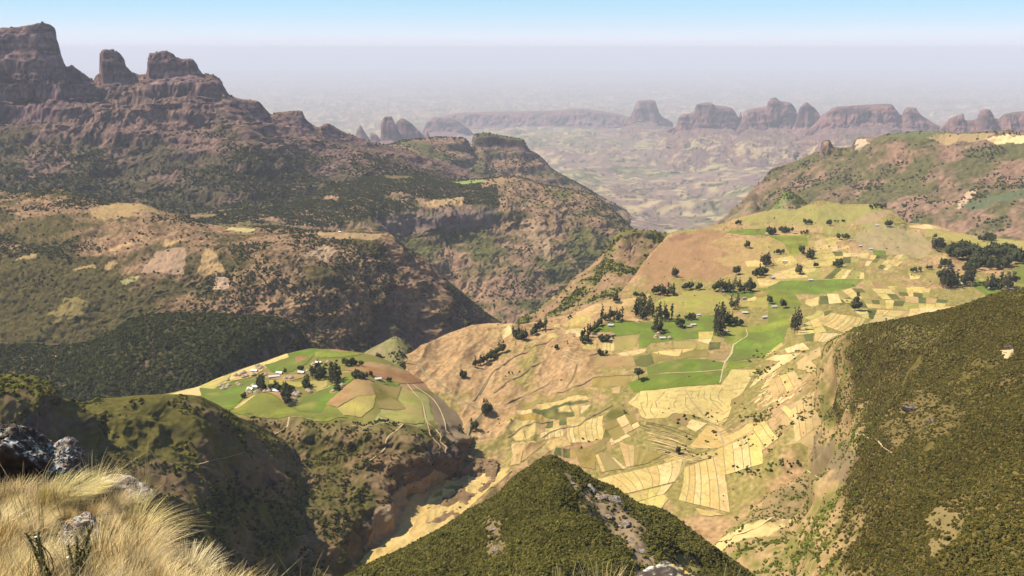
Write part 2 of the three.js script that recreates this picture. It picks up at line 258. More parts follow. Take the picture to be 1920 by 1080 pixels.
land('escarpment', 'esc', [
  [[-420, 70, 4300], [-200, 58, 4400], [-100, 50, 4500], [0, 53, 4600], [35, 51, 4600], [60, 47, 4600], [70, 44, 4600], [80, 44, 4610], [92, 46, 4620], [101, 53, 4630], [110, 84, 4650], [117, 105, 4660], [126, 126, 4680], [134, 122, 4720], [143, 128, 4740], [155, 136, 4760], [170, 148, 4790], [179, 152, 4800], [181, 141, 4800], [189, 137, 4800], [192, 99, 4805], [196, 94, 4808], [205, 95, 4810], [222, 99, 4815], [232, 118, 4830], [247, 135, 4850], [262, 141, 4870], [275, 138, 4890], [278, 110, 4890], [280, 100, 4890], [288, 100, 4890], [298, 98, 4895], [306, 96, 4900], [320, 100, 4905], [333, 109, 4910], [346, 112, 4915], [356, 110, 4920], [365, 115, 4930], [372, 130, 4940], [380, 139, 4950], [398, 141, 4960], [415, 150, 4970], [422, 165, 4990], [430, 178, 5010], [450, 186, 5040], [485, 191, 5080], [497, 203, 5100], [511, 215, 5120], [518, 212, 5120], [537, 210, 5130], [555, 208, 5130], [566, 209, 5140], [573, 222, 5160], [590, 236, 5190], [600, 239, 5200], [605, 234, 5200], [615, 232, 5210], [630, 240, 5230], [648, 250, 5250], [665, 256, 5280], [680, 262, 5300], [720, 273, 5350], [780, 290, 5400], [850, 310, 5450], [900, 330, 5500]],
  [[-420, 160, 4220], [-100, 145, 4420], [0, 128, 4500], [70, 120, 4520], [110, 125, 4560], [130, 137, 4620], [180, 160, 4700], [270, 152, 4790], [380, 148, 4860], [420, 172, 4880], [450, 197, 4930], [520, 240, 5000], [570, 250, 5030], [650, 272, 5150], [740, 288, 5250], [900, 335, 5400]],
  [[-420, 240, 4050], [0, 235, 4330], [120, 218, 4400], [200, 226, 4480], [300, 232, 4550], [400, 218, 4650], [450, 228, 4700], [520, 265, 4800], [600, 285, 4880], [700, 295, 5000], [740, 300, 5050], [900, 340, 5300]],
  [[-420, 300, 3850], [0, 292, 4080], [130, 290, 4150], [250, 290, 4250], [350, 286, 4350], [450, 278, 4430], [550, 298, 4550], [640, 308, 4700], [740, 315, 4800], [900, 345, 5200]],
  [[-420, 385, 3400], [0, 365, 3680], [150, 378, 3700], [300, 395, 3780], [400, 400, 3850], [520, 388, 4000], [600, 378, 4200], [700, 365, 4400], [760, 355, 4550], [900, 355, 5000]],
  [[-420, 480, 3000], [0, 470, 3100], [300, 470, 3200], [520, 460, 3500], [700, 420, 3900], [900, 400, 4500]],
], { back: [[200, 60], [700, 900]], step: 1.8, vstep: 1.8, label: 'dark layered basalt escarpment with towers along its skyline',
  disp: relief({ L: 520, A: 190, L2: 135, A2: 80, sh: 28, sa: 10, R: 44, ra: 22, yk: .06, up: 24, seedy: 3.3, c0: .75, crest: 1.7, H: 110, tm: 1 }),
  color: earth({ soil: [.135, .083, .066], soil2: [.115, .07, .06], grass: [.060, .048, .027], rock: [.128, .077, .080], S: 260, g: (px, v) => clamp((v - 2.9) * .3, -.3, .45), steep: [.12, .3], band: 13, fine: 17, fa: .75 }),
});
land('mesa', 'rear', [
  [[640, 290, 5500], [690, 280, 5700], [735, 270, 5900], [759, 264, 6000], [800, 260, 6100], [826, 258, 6200], [855, 259, 6250], [870, 260, 6280], [880, 272, 6300], [886, 281, 6320], [889, 255, 6420], [893, 252, 6430], [911, 250, 6450], [937, 255, 6480], [963, 259, 6500], [980, 263, 6510], [985, 271, 6520], [990, 280, 6530], [1004, 288, 6550], [1018, 299, 6560], [1033, 316, 6570], [1055, 330, 6580], [1085, 345, 6600], [1130, 372, 6650], [1180, 400, 6700]],
  [[640, 295, 5350], [735, 280, 5700], [800, 276, 5920], [826, 276, 6020], [870, 286, 6130], [886, 296, 6200], [911, 284, 6320], [980, 292, 6400], [1018, 308, 6450], [1055, 336, 6480], [1085, 350, 6500], [1180, 403, 6600]],
  [[640, 315, 5000], [735, 305, 5300], [800, 310, 5500], [826, 312, 5600], [880, 325, 5850], [930, 340, 6000], [980, 345, 6100], [1055, 356, 6200], [1085, 365, 6250], [1180, 410, 6400]],
  [[640, 370, 4500], [800, 370, 5000], [900, 380, 5400], [1000, 400, 5700], [1085, 420, 5800], [1180, 440, 6000]],
], { back: [[250, 30], [700, 700]], label: 'flat-topped green cliff with a notch, in front of the far lowland',
  disp: relief({ L: 340, A: 75, sh: 40, sa: 12, R: 50, ra: 12, yk: .12, seedy: 8.1, c0: .4, crest: 1.3, H: 90 }),
  color: earth({ soil: [.20, .13, .085], soil2: [.17, .10, .07], grass: [.085, .08, .034], rock: [.16, .095, .08], S: 300, g: -.05, steep: [.2, .4], band: 30, fine: 30, fa: .3 }),
});
const gorgeC = earth({ soil: [.20, .125, .075], soil2: [.165, .096, .062], grass: [.078, .072, .024], rock: [.14, .092, .078], S: 230, g: (px, v) => -.02, steep: [.34, .56], band: 24, fine: 14, fa: .65 });
land('gorge_slope', 'gorge', [
  [[340, 405, 3650], [400, 400, 3700], [520, 385, 4000], [640, 345, 4400], [740, 330, 4600], [800, 333, 4700], [850, 342, 4780], [885, 338, 4800], [920, 335, 4800], [960, 333, 4800], [990, 337, 4800], [1012, 347, 4780], [1030, 350, 4760], [1080, 359, 4720], [1110, 366, 4680], [1135, 385, 4640], [1160, 405, 4600], [1185, 430, 4560], [1230, 470, 4500]],
  [[340, 430, 3350], [500, 425, 3520], [600, 428, 3650], [690, 410, 3800], [722, 400, 3950], [780, 394, 4080], [850, 387, 4200], [900, 383, 4280], [930, 392, 4300], [980, 396, 4330], [1040, 402, 4360], [1100, 412, 4380], [1150, 427, 4400], [1230, 475, 4400]],
  [[340, 445, 3300], [500, 448, 3430], [600, 453, 3560], [690, 450, 3680], [722, 442, 3850], [780, 438, 3990], [850, 431, 4110], [900, 427, 4180], [930, 428, 4200], [1000, 432, 4230], [1100, 436, 4280], [1150, 447, 4300], [1230, 482, 4330]],
  [[340, 520, 3050], [600, 520, 3300], [700, 505, 3560], [800, 500, 3780], [850, 500, 3850], [950, 510, 3880], [1050, 490, 4050], [1130, 470, 4180], [1230, 490, 4250]],
  [[340, 610, 2750], [600, 610, 3050], [750, 605, 3350], [850, 602, 3560], [900, 602, 3530], [935, 602, 3480], [980, 588, 3580], [1030, 560, 3780], [1100, 522, 4020], [1170, 486, 4180], [1230, 500, 4200]],
  [[340, 700, 2500], [600, 700, 2800], [850, 690, 3200], [935, 690, 3150], [1030, 640, 3400], [1170, 560, 3800], [1230, 560, 3900]],
], { back: [[250, 40], [900, 700]], step: 1.8, vstep: 1.8, label: 'brown gorge side with a grey cliff band, falling to the dry stream bed',
  disp: relief({ L: 300, A: 110, L2: 90, A2: 24, sh: 30, sa: 7, R: 34, ra: 15, yk: .12, up: 12, seedy: 1.7, H: 70, tm: .6 }), color: gorgeC,
  paint: [
    { poly: [[720, 404], [780, 396], [850, 392], [900, 390], [928, 396], [925, 420], [850, 427], [780, 432], [722, 436]], col: [.165, .115, .10], t: .5, jit: 5 },
    { poly: [[790, 382], [840, 375], [870, 378], [862, 386], [800, 391]], col: C.tan, t: .9 },
    { poly: [[848, 342], [905, 337], [915, 342], [868, 351]], col: [.17, .22, .06], t: .9 },
    { poly: [[905, 337], [950, 333], [945, 345], [900, 352]], col: C.soil, t: .8 },
    { poly: [[500, 372], [560, 362], [590, 364], [530, 384]], col: C.tan, t: .9 }, { poly: [[500, 384], [535, 378], [520, 390], [498, 393]], col: [.17, .22, .06] },
    { poly: [[400, 375], [470, 362], [490, 372], [430, 395], [400, 398]], col: [.33, .23, .14], t: .7, jit: 7, scale: 60 },
    { poly: [[665, 305], [700, 290], [740, 296], [700, 312], [670, 318]], col: [.36, .30, .13], t: .9, jit: 4 },
    { poly: [[980, 412], [1000, 408], [1020, 440], [1032, 462], [1028, 490], [1018, 488], [1005, 460], [985, 440]], col: [.28, .19, .11], t: .6, jit: 9, scale: 40 },
  ],
});
land('terraced_spur', 'spur', [
  [[-420, 352, 3300], [-100, 350, 3200], [0, 357, 3200], [33, 364, 3150], [107, 357, 3120], [140, 365, 3080], [200, 380, 3000], [260, 383, 2980], [307, 398, 2950], [355, 411, 2920], [407, 426, 2900], [481, 428, 2880], [518, 426, 2880], [574, 433, 2880], [637, 434, 2900], [726, 436, 2930], [742, 450, 2930], [767, 470, 2940], [796, 485, 2950], [830, 520, 2990], [870, 555, 3060], [900, 580, 3110], [932, 602, 3160], [985, 640, 3100]],
  [[-420, 490, 2450], [0, 490, 2500], [100, 500, 2480], [230, 520, 2450], [350, 520, 2450], [430, 525, 2450], [520, 500, 2540], [600, 490, 2650], [700, 492, 2750], [767, 505, 2840], [830, 548, 2900], [880, 580, 2980], [932, 620, 3100], [985, 650, 3050]],
  [[-420, 600, 2150], [0, 608, 2200], [200, 602, 2250], [400, 592, 2300], [560, 615, 2360], [650, 632, 2450], [750, 620, 2640], [850, 620, 2830], [932, 640, 3050], [985, 665, 3000]],
  [[-420, 720, 1950], [0, 720, 2000], [300, 705, 2080], [560, 690, 2240], [680, 685, 2420], [800, 670, 2680], [932, 668, 2960], [985, 690, 2900]],
  [[-420, 800, 1850], [0, 800, 1900], [560, 770, 2100], [800, 740, 2500], [985, 750, 2750]],
], { back: [[350, 180], [800, 600]], label: 'brown terraced spur with scrub patches and dry fields, left of the gorge',
  disp: relief({ L: 340, A: 110, L2: 90, A2: 20, sh: 20, sa: 5, R: 26, ra: 12, yk: .16, up: 24, seedy: 5.9, H: 40, tm: .5 }),
  color: earth({ soil: [.195, .12, .066], soil2: [.16, .094, .056], grass: [.060, .048, .018], rock: [.115, .075, .06], S: 200, g: (px, v) => .42 * (1 - smooth(180, 420, px)) * smooth(.75, 1.25, v) + .2 * (1 - smooth(90, 260, px)) + .12 * smooth(.9, 1.3, v) - .12, steep: [.42, .62], fine: 11, fa: .75 }),
  paint: [
    { poly: [[165, 395], [230, 382], [270, 386], [300, 400], [240, 410], [175, 412]], col: [.30, .205, .085], t: .6, jit: 8, scale: 24 },
    { poly: [[205, 470], [245, 458], [255, 464], [210, 474]], col: C.tan }, { poly: [[310, 462], [345, 460], [325, 470], [305, 475]], col: C.tan },
    { poly: [[25, 492], [70, 480], [76, 486], [45, 497]], col: [.36, .245, .11], t: .65, jit: 4 }, { poly: [[138, 510], [180, 501], [183, 512], [145, 514]], col: [.36, .245, .11], t: .65, jit: 4 },
    { poly: [[195, 510], [215, 494], [225, 498], [205, 515]], col: C.tan, t: .8 }, { poly: [[370, 520], [380, 480], [405, 490], [425, 518], [380, 525]], col: C.tan, t: .85 },
    { poly: [[400, 545], [405, 522], [430, 525], [432, 547]], col: [.36, .24, .16], t: .8 }, { poly: [[230, 535], [270, 524], [268, 531], [240, 541]], col: [.30, .26, .10], t: .8 },
    { poly: [[268, 520], [290, 482], [350, 478], [350, 522]], col: [.29, .19, .125], t: .7 },
    { poly: [[115, 572], [140, 558], [172, 572], [160, 582], [125, 598], [105, 606], [98, 592]], col: [.22, .165, .06], t: .65, jit: 8, scale: 18 },
    { poly: [[560, 437], [640, 436], [720, 440], [700, 450], [610, 447]], col: [.32, .215, .11], t: .7, jit: 6, scale: 60 },
    { poly: [[430, 428], [480, 429], [475, 437], [425, 434]], col: [.34, .30, .12], t: .8 },
    { poly: [[560, 490], [600, 458], [630, 470], [600, 500]], col: [.34, .23, .14], t: .7, jit: 6 },
  ],
});
land('forest_ridge', 'forest', [
  [[-420, 650, 1900], [0, 650, 1900], [60, 650, 1910], [104, 652, 1910], [193, 637, 1930], [222, 617, 1960], [260, 598, 1990], [315, 591, 2000], [370, 591, 2000], [444, 594, 2000], [518, 598, 2000], [548, 609, 2000], [570, 635, 2005], [585, 646, 2020], [607, 655, 2050], [650, 690, 2050]],
  [[-420, 700, 1780], [0, 705, 1780], [200, 690, 1800], [300, 682, 1800], [350, 680, 1810], [440, 664, 1880], [490, 652, 1930], [520, 648, 1955], [570, 656, 1990], [607, 667, 2030], [650, 698, 2030]],
  [[-420, 790, 1640], [0, 790, 1650], [200, 772, 1690], [300, 758, 1715], [350, 747, 1735], [440, 717, 1850], [490, 700, 1905], [520, 690, 1935], [570, 682, 1970], [607, 690, 2005], [650, 710, 2010]],
  [[-420, 880, 1560], [0, 880, 1580], [350, 840, 1650], [520, 780, 1850], [650, 780, 1930]],
], { back: [[150, 40], [400, 250]], step: 2.4, label: 'dark evergreen forest ridge with a steep shaded right flank',
  disp: relief({ L: 150, A: 26, sh: 22, sa: 3, R: 24, ra: 5, yk: .3, up: 8, seedy: 7.7 }),
  color: earth({ soil: [.10, .066, .038], soil2: [.08, .055, .032], grass: [.042, .042, .016], rock: [.085, .062, .05], S: 130, g: .22, steep: [.45, .66], fine: 12, fa: .4 }),
});
land('knob', 'knoba', [
  [[655, 690, 1590], [675, 672, 1590], [690, 661, 1590], [705, 653, 1590], [722, 644, 1590], [735, 637, 1590], [742, 635, 1590], [750, 638, 1592], [765, 648, 1595], [776, 659, 1598], [790, 676, 1600], [800, 690, 1600]],
  [[655, 696, 1570], [690, 676, 1550], [722, 665, 1545], [742, 660, 1545], [765, 668, 1552], [800, 694, 1580]],
  [[655, 725, 1510], [690, 705, 1490], [742, 700, 1480], [765, 705, 1490], [800, 715, 1520]],
], { back: [[60, 15], [200, 120]], label: 'small olive knob between the village terrace and the brown slopes', disp: relief({ L: 60, A: 7, sh: 15, sa: 1.5, R: 12, ra: 2, seedy: 2.2 }),
  color: earth({ soil: [.20, .15, .08], soil2: [.17, .12, .07], grass: [.14, .13, .05], S: 60, g: .1, fine: 6, fa: .3 }) });
land('bluff', 'bluff', [
  [[930, 648, 2080], [960, 622, 2150], [985, 601, 2250], [1010, 580, 2300], [1050, 546, 2330], [1100, 506, 2350], [1130, 478, 2380], [1146, 457, 2395], [1155, 442, 2400], [1165, 435, 2410], [1174, 431, 2420], [1202, 432, 2440], [1224, 434, 2460], [1260, 440, 2480], [1340, 452, 2480]],
  [[930, 656, 2020], [985, 608, 2180], [1050, 558, 2260], [1100, 520, 2290], [1130, 498, 2320], [1155, 460, 2350], [1174, 447, 2380], [1202, 447, 2400], [1260, 455, 2440], [1340, 465, 2440]],
  [[930, 668, 1970], [985, 622, 2110], [1050, 578, 2150], [1100, 545, 2180], [1130, 522, 2210], [1155, 500, 2250], [1174, 494, 2270], [1202, 492, 2290], [1230, 492, 2310], [1260, 494, 2320], [1340, 500, 2330]],
  [[930, 690, 1900], [985, 645, 1960], [1050, 612, 1960], [1100, 588, 1980], [1155, 563, 2000], [1202, 552, 2050], [1340, 545, 2100]],
  [[930, 740, 1800], [985, 700, 1830], [1100, 640, 1880], [1340, 600, 1980]],
], { back: [[150, 60], [500, 500]], label: 'rocky bluff with a grassy cap at the edge of the plateau above the gorge', disp: relief({ L: 150, A: 46, L2: 50, A2: 12, sh: 24, sa: 5, R: 20, ra: 7, yk: .16, seedy: 4.4, H: 45, tm: .7 }),
  color: earth({ soil: [.225, .14, .078], soil2: [.18, .105, .065], grass: [.12, .105, .034], rock: [.155, .10, .085], S: 90, g: (px, v) => .4 * smooth(1140, 1170, px) * (1 - smooth(.3, .9, v)) - .0, steep: [.42, .62], fine: 12, fa: .3 }) });
land('knob', 'knobb', [
  [[1360, 412, 2840], [1375, 404, 2850], [1388, 396, 2850], [1400, 383, 2850], [1408, 377, 2850], [1415, 379, 2850], [1424, 390, 2850], [1440, 402, 2850], [1455, 412, 2840]],
  [[1360, 416, 2800], [1388, 404, 2800], [1408, 395, 2790], [1424, 400, 2800], [1455, 415, 2800]], [[1360, 425, 2740], [1408, 415, 2700], [1455, 425, 2740]],
], { back: [[60, 20], [150, 150]], step: 1.5, label: 'smaller brown rock knob on the far edge of the plateau', disp: relief({ L: 60, A: 9, sh: 15, sa: 3, R: 12, ra: 3, yk: .2 }), color: earth({ soil: [.20, .14, .09], soil2: [.17, .11, .08], grass: [.12, .11, .05], S: 50, g: -.1, fine: 8, fa: .3 }) });
land('knob', 'knobc', [
  [[1425, 408, 2860], [1438, 399, 2870], [1450, 386, 2870], [1458, 373, 2870], [1468, 363, 2870], [1477, 359, 2870], [1485, 361, 2870], [1495, 368, 2870], [1505, 376, 2870], [1516, 386, 2870], [1545, 395, 2870]],
  [[1425, 414, 2820], [1450, 398, 2810], [1477, 384, 2800], [1505, 393, 2810], [1545, 402, 2820]], [[1425, 425, 2760], [1477, 412, 2720], [1545, 418, 2760]],
], { back: [[60, 20], [150, 150]], step: 1.5, label: 'taller green-topped rock knob on the far edge of the plateau', disp: relief({ L: 60, A: 9, sh: 15, sa: 3, R: 12, ra: 3, yk: .2, seedy: 6 }), color: earth({ soil: [.20, .15, .08], soil2: [.17, .12, .07], grass: [.11, .13, .045], S: 50, g: (px, v) => v < .5 ? .4 : -.1, fine: 8, fa: .3 }) });
land('escarpment', 'right', [
  [[1330, 436, 5200], [1352, 422, 5200], [1399, 379, 5300], [1425, 349, 5350], [1454, 317, 5400], [1484, 309, 5350], [1510, 299, 5300], [1527, 290, 5250], [1538, 286, 5200], [1542, 270, 5200], [1547, 266, 5195], [1553, 265, 5190], [1562, 278, 5170], [1575, 281, 5140], [1598, 279, 5080], [1603, 265, 5060], [1617, 260, 5050], [1634, 260, 5020], [1668, 253, 5000], [1719, 249, 4900], [1775, 248, 4800], [1800, 252, 4750], [1847, 249, 4650], [1890, 247, 4550], [1920, 251, 4500], [2100, 245, 4300], [2500, 235, 4100]],
  [[1330, 441, 5080], [1399, 390, 5180], [1454, 330, 5260], [1484, 322, 5220], [1540, 302, 5080], [1600, 294, 4960], [1668, 276, 4850], [1775, 268, 4650], [1850, 268, 4500], [1920, 270, 4380], [2500, 262, 3950]],
  [[1330, 445, 4990], [1399, 405, 5030], [1454, 365, 5000], [1540, 335, 4880], [1600, 325, 4780], [1668, 310, 4660], [1775, 300, 4450], [1920, 300, 4200], [2500, 300, 3750]],
  [[1330, 452, 4900], [1399, 430, 4850], [1454, 405, 4720], [1540, 370, 4600], [1668, 355, 4400], [1775, 350, 4200], [1920, 345, 3950], [2500, 345, 3500]],
  [[1330, 470, 4700], [1454, 445, 4400], [1540, 432, 4280], [1668, 432, 4000], [1775, 440, 3700], [1920, 460, 3350], [2500, 470, 2900]],
  [[1330, 540, 4300], [1540, 520, 3900], [1920, 540, 3000], [2500, 560, 2600]],
], { back: [[300, 20], [900, 600]], step: 2.2, label: 'brown escarpment with a flat grassy top at the right, behind the plateau',
  disp: relief({ L: 420, A: 130, L2: 120, A2: 26, sh: 34, sa: 9, R: 44, ra: 12, yk: .12, up: 16, seedy: 9.4, H: 90, tm: .7 }),
  color: earth({ soil: [.18, .11, .072], soil2: [.15, .088, .062], grass: [.078, .07, .028], rock: [.145, .092, .08], S: 260, g: .06, steep: [.42, .62], band: 30, fine: 20, fa: .6 }),
  paint: [
    { poly: [[1640, 262], [1668, 252], [1775, 247], [1792, 253], [1740, 262]], col: [.085, .10, .04], t: .85, jit: 3, scale: 80 },
    { poly: [[1850, 262], [1890, 250], [1930, 252], [1930, 266], [1870, 268]], col: [.52, .38, .19], t: .9, jit: 3, scale: 60 },
    { poly: [[1740, 262], [1800, 253], [1860, 252], [1850, 264], [1780, 274]], col: [.27, .19, .09], t: .8, jit: 4, scale: 60 },
    { poly: [[1806, 385], [1815, 368], [1833, 358], [1836, 372], [1825, 384], [1808, 396]], col: [.40, .27, .18], t: .8, jit: 4, scale: 30 },
    { poly: [[1815, 392], [1860, 372], [1940, 352], [1940, 368], [1870, 386], [1830, 400]], col: [.075, .09, .045], t: .9, jit: 4, scale: 60 },
    { poly: [[1600, 279], [1604, 262], [1622, 261], [1630, 272], [1615, 284]], col: [.50, .36, .25], t: .7, jit: 4, scale: 30 },
  ],
});
// ---------------------------------------------------------------- plateau, terrace and the near slopes
land('plateau', 'plat', [
  [[640, 725, 1490], [660, 710, 1500], [700, 694, 1512], [744, 678, 1530], [767, 666, 1560], [807, 645, 1600], [830, 632, 1630], [859, 621, 1650], [889, 612, 1668], [926, 608, 1680], [970, 610, 1670], [1000, 606, 1680], [1030, 600, 1690], [1078, 588, 1720], [1116, 572, 1750], [1150, 560, 1780], [1180, 531, 1930], [1210, 490, 2130], [1240, 456, 2350], [1260, 437, 2480], [1302, 431, 2520], [1330, 425, 2580], [1358, 419, 2630], [1380, 411, 2680], [1405, 405, 2700], [1430, 398, 2750], [1470, 392, 2790], [1512, 385, 2830], [1525, 381, 2840], [1537, 377, 2850], [1557, 379, 2840], [1584, 384, 2820], [1629, 384, 2800], [1662, 390, 2760], [1682, 402, 2690], [1693, 413, 2620], [1707, 420, 2590], [1745, 422, 2560], [1773, 429, 2530], [1829, 443, 2430], [1884, 449, 2380], [1920, 452, 2350], [2400, 470, 2150]],
  [[640, 745, 1460], [660, 733, 1470], [744, 708, 1490], [807, 688, 1535], [859, 665, 1565], [926, 645, 1605], [970, 640, 1605], [1030, 625, 1622], [1078, 608, 1660], [1116, 592, 1690], [1150, 580, 1720], [1180, 560, 1790], [1210, 536, 1900], [1240, 515, 2010], [1260, 505, 2060], [1302, 490, 2130], [1360, 480, 2180], [1430, 470, 2220], [1500, 465, 2250], [1600, 462, 2275], [1700, 470, 2235], [1800, 490, 2110], [1920, 500, 2050], [2400, 510, 1980]],
  [[640, 785, 1390], [660, 772, 1410], [744, 750, 1420], [807, 738, 1430], [859, 722, 1458], [926, 690, 1512], [970, 680, 1525], [1030, 660, 1540], [1078, 645, 1560], [1116, 630, 1582], [1180, 610, 1622], [1260, 582, 1705], [1302, 562, 1775], [1400, 548, 1825], [1500, 540, 1850], [1600, 540, 1850], [1700, 540, 1850], [1800, 545, 1825], [1920, 550, 1800], [2400, 560, 1760]],
  [[640, 815, 1310], [660, 802, 1320], [744, 793, 1335], [807, 788, 1342], [859, 778, 1352], [926, 750, 1402], [1000, 720, 1450], [1080, 690, 1482], [1116, 680, 1492], [1180, 662, 1502], [1260, 645, 1522], [1340, 640, 1530], [1420, 640, 1530], [1500, 630, 1515], [1600, 612, 1580], [1700, 602, 1645], [1800, 600, 1650], [2400, 600, 1650]],
  [[640, 850, 1235], [660, 842, 1240], [744, 838, 1252], [807, 838, 1253], [859, 833, 1258], [926, 808, 1294], [1000, 770, 1348], [1080, 750, 1370], [1180, 735, 1362], [1260, 728, 1352], [1340, 722, 1360], [1420, 712, 1380], [1500, 695, 1335], [1600, 680, 1350], [1700, 670, 1460], [2400, 670, 1460]],
  [[640, 895, 1180], [660, 885, 1190], [744, 868, 1215], [807, 862, 1222], [870, 853, 1228], [940, 843, 1243], [1000, 829, 1262], [1080, 815, 1281], [1180, 805, 1276], [1260, 800, 1271], [1340, 799, 1267], [1420, 789, 1242], [1500, 769, 1195], [1600, 740, 1250], [2400, 740, 1250]],
  [[640, 975, 1100], [660, 962, 1110], [744, 932, 1118], [807, 902, 1158], [870, 881, 1194], [940, 890, 1181], [1000, 884, 1188], [1080, 875, 1196], [1180, 870, 1190], [1260, 865, 1181], [1340, 860, 1180], [1420, 849, 1155], [1500, 829, 1128], [1600, 800, 1150], [2400, 800, 1240]],
  [[640, 1060, 990], [660, 1045, 1000], [744, 1002, 1033], [807, 962, 1083], [870, 942, 1108], [940, 960, 1086], [1080, 950, 1090], [1180, 950, 1090], [1260, 950, 1080], [1340, 948, 1072], [1420, 918, 1078], [1500, 888, 1092], [1600, 858, 1100], [2400, 858, 1142]],
  [[640, 1140, 900], [744, 1092, 920], [870, 1062, 940], [1080, 1055, 945], [1260, 1052, 948], [1340, 1032, 968], [1420, 1000, 995], [1500, 965, 1020], [1600, 930, 1050], [2400, 930, 1050]],
  [[640, 1260, 800], [870, 1180, 820], [1260, 1160, 830], [1420, 1120, 850], [1600, 1060, 880], [2400, 1060, 880]],
], { back: [[120, 60], [500, 450]], step: 2, vstep: 2, label: 'broad farmed plateau of brown slopes, wheat stubble and green fields',
  disp: (x, y, z, n, px, v) => {
    const flatness = smooth(.02, .16, 1 - n[1]), west = 1 - smooth(1020, 1180, px);
    const g = ridged(x / 120 + .6 * z / 400, 0, z / 260, 4, .55), s = fbm(x / 60, 0, z / 60, 3);
    const back = (1 - smooth(1.2, 2, v)) * smooth(1180, 1240, px) * (7 * fbm(x / 200, 2, z / 200, 3) + 5 * ridged(x / 70, 0, z / 110, 3) - 2);
    return [0, (west * 17 * (g - .2) + (1.2 + 3 * flatness) * s + (.5 + .9 * west) * fbm(x / 12, 0, z / 12, 3) + back) * smooth(0, .25, v + .12), 0];
  },
  color: earth({ soil: [.285, .178, .088], soil2: [.235, .138, .066], grass: [.175, .142, .044], rock: [.18, .12, .08], S: 120, g: (px, v) => mix(-.24 + .2 * smooth(3.6, 4.6, v), v < 1.4 ? -.05 : .22, smooth(1080, 1240, px)), steep: [.5, .75], fine: 6, fa: .42,
    after: (c, x, y, z, n) => { const t = noise(x / 5 + 4 * noise(x / 60, 0, z / 60), y / 2.2, z / 9), e = (y + 2.2 * fbm(x / 50, 0, z / 50, 3)) / 5.5, q = e - Math.floor(e); c = mix3(c, [.40, .27, .14], .4 * smooth(.15, .6, t)); return mix3(c, [.15, .10, .05], .55 * (1 - smooth(.06, .16, q)) * smooth(-.1, .25, noise(x / 70 + 8, 0, z / 70)) * smooth(.01, .05, 1 - n[1])); } }),
  paint: [
    { poly: [[1180, 520], [1240, 440], [1330, 428], [1380, 440], [1440, 470], [1420, 500], [1330, 530], [1230, 560]], col: [.235, .132, .068], t: .85, jit: 26, scale: 90 },
    { poly: [[1250, 452], [1265, 440], [1310, 438], [1300, 446], [1262, 453]], col: [.19, .10, .06], t: .9 },
    { poly: [[1380, 412], [1430, 398], [1512, 386], [1600, 386], [1662, 392], [1640, 415], [1700, 440], [1600, 430], [1500, 425], [1420, 425]], col: [.215, .19, .06], t: .85, jit: 14, scale: 80 },
    { poly: [[1600, 415], [1680, 402], [1694, 414], [1640, 420]], col: [.27, .18, .10], t: .8, jit: 4 },
    { poly: [[1720, 424], [1830, 444], [1930, 453], [1930, 470], [1850, 462], [1740, 440]], col: [.25, .21, .065], t: .8, jit: 4 },
    { poly: [[1620, 430], [1720, 432], [1750, 460], [1740, 480], [1680, 495], [1620, 470], [1600, 445]], col: [.24, .185, .095], t: .75, jit: 6, scale: 60 },
    { poly: [[1330, 460], [1400, 450], [1450, 440], [1540, 440], [1560, 480], [1560, 540], [1430, 560], [1370, 520]], col: [.31, .22, .08], t: .5, jit: 26, scale: 80 },
  ],
});
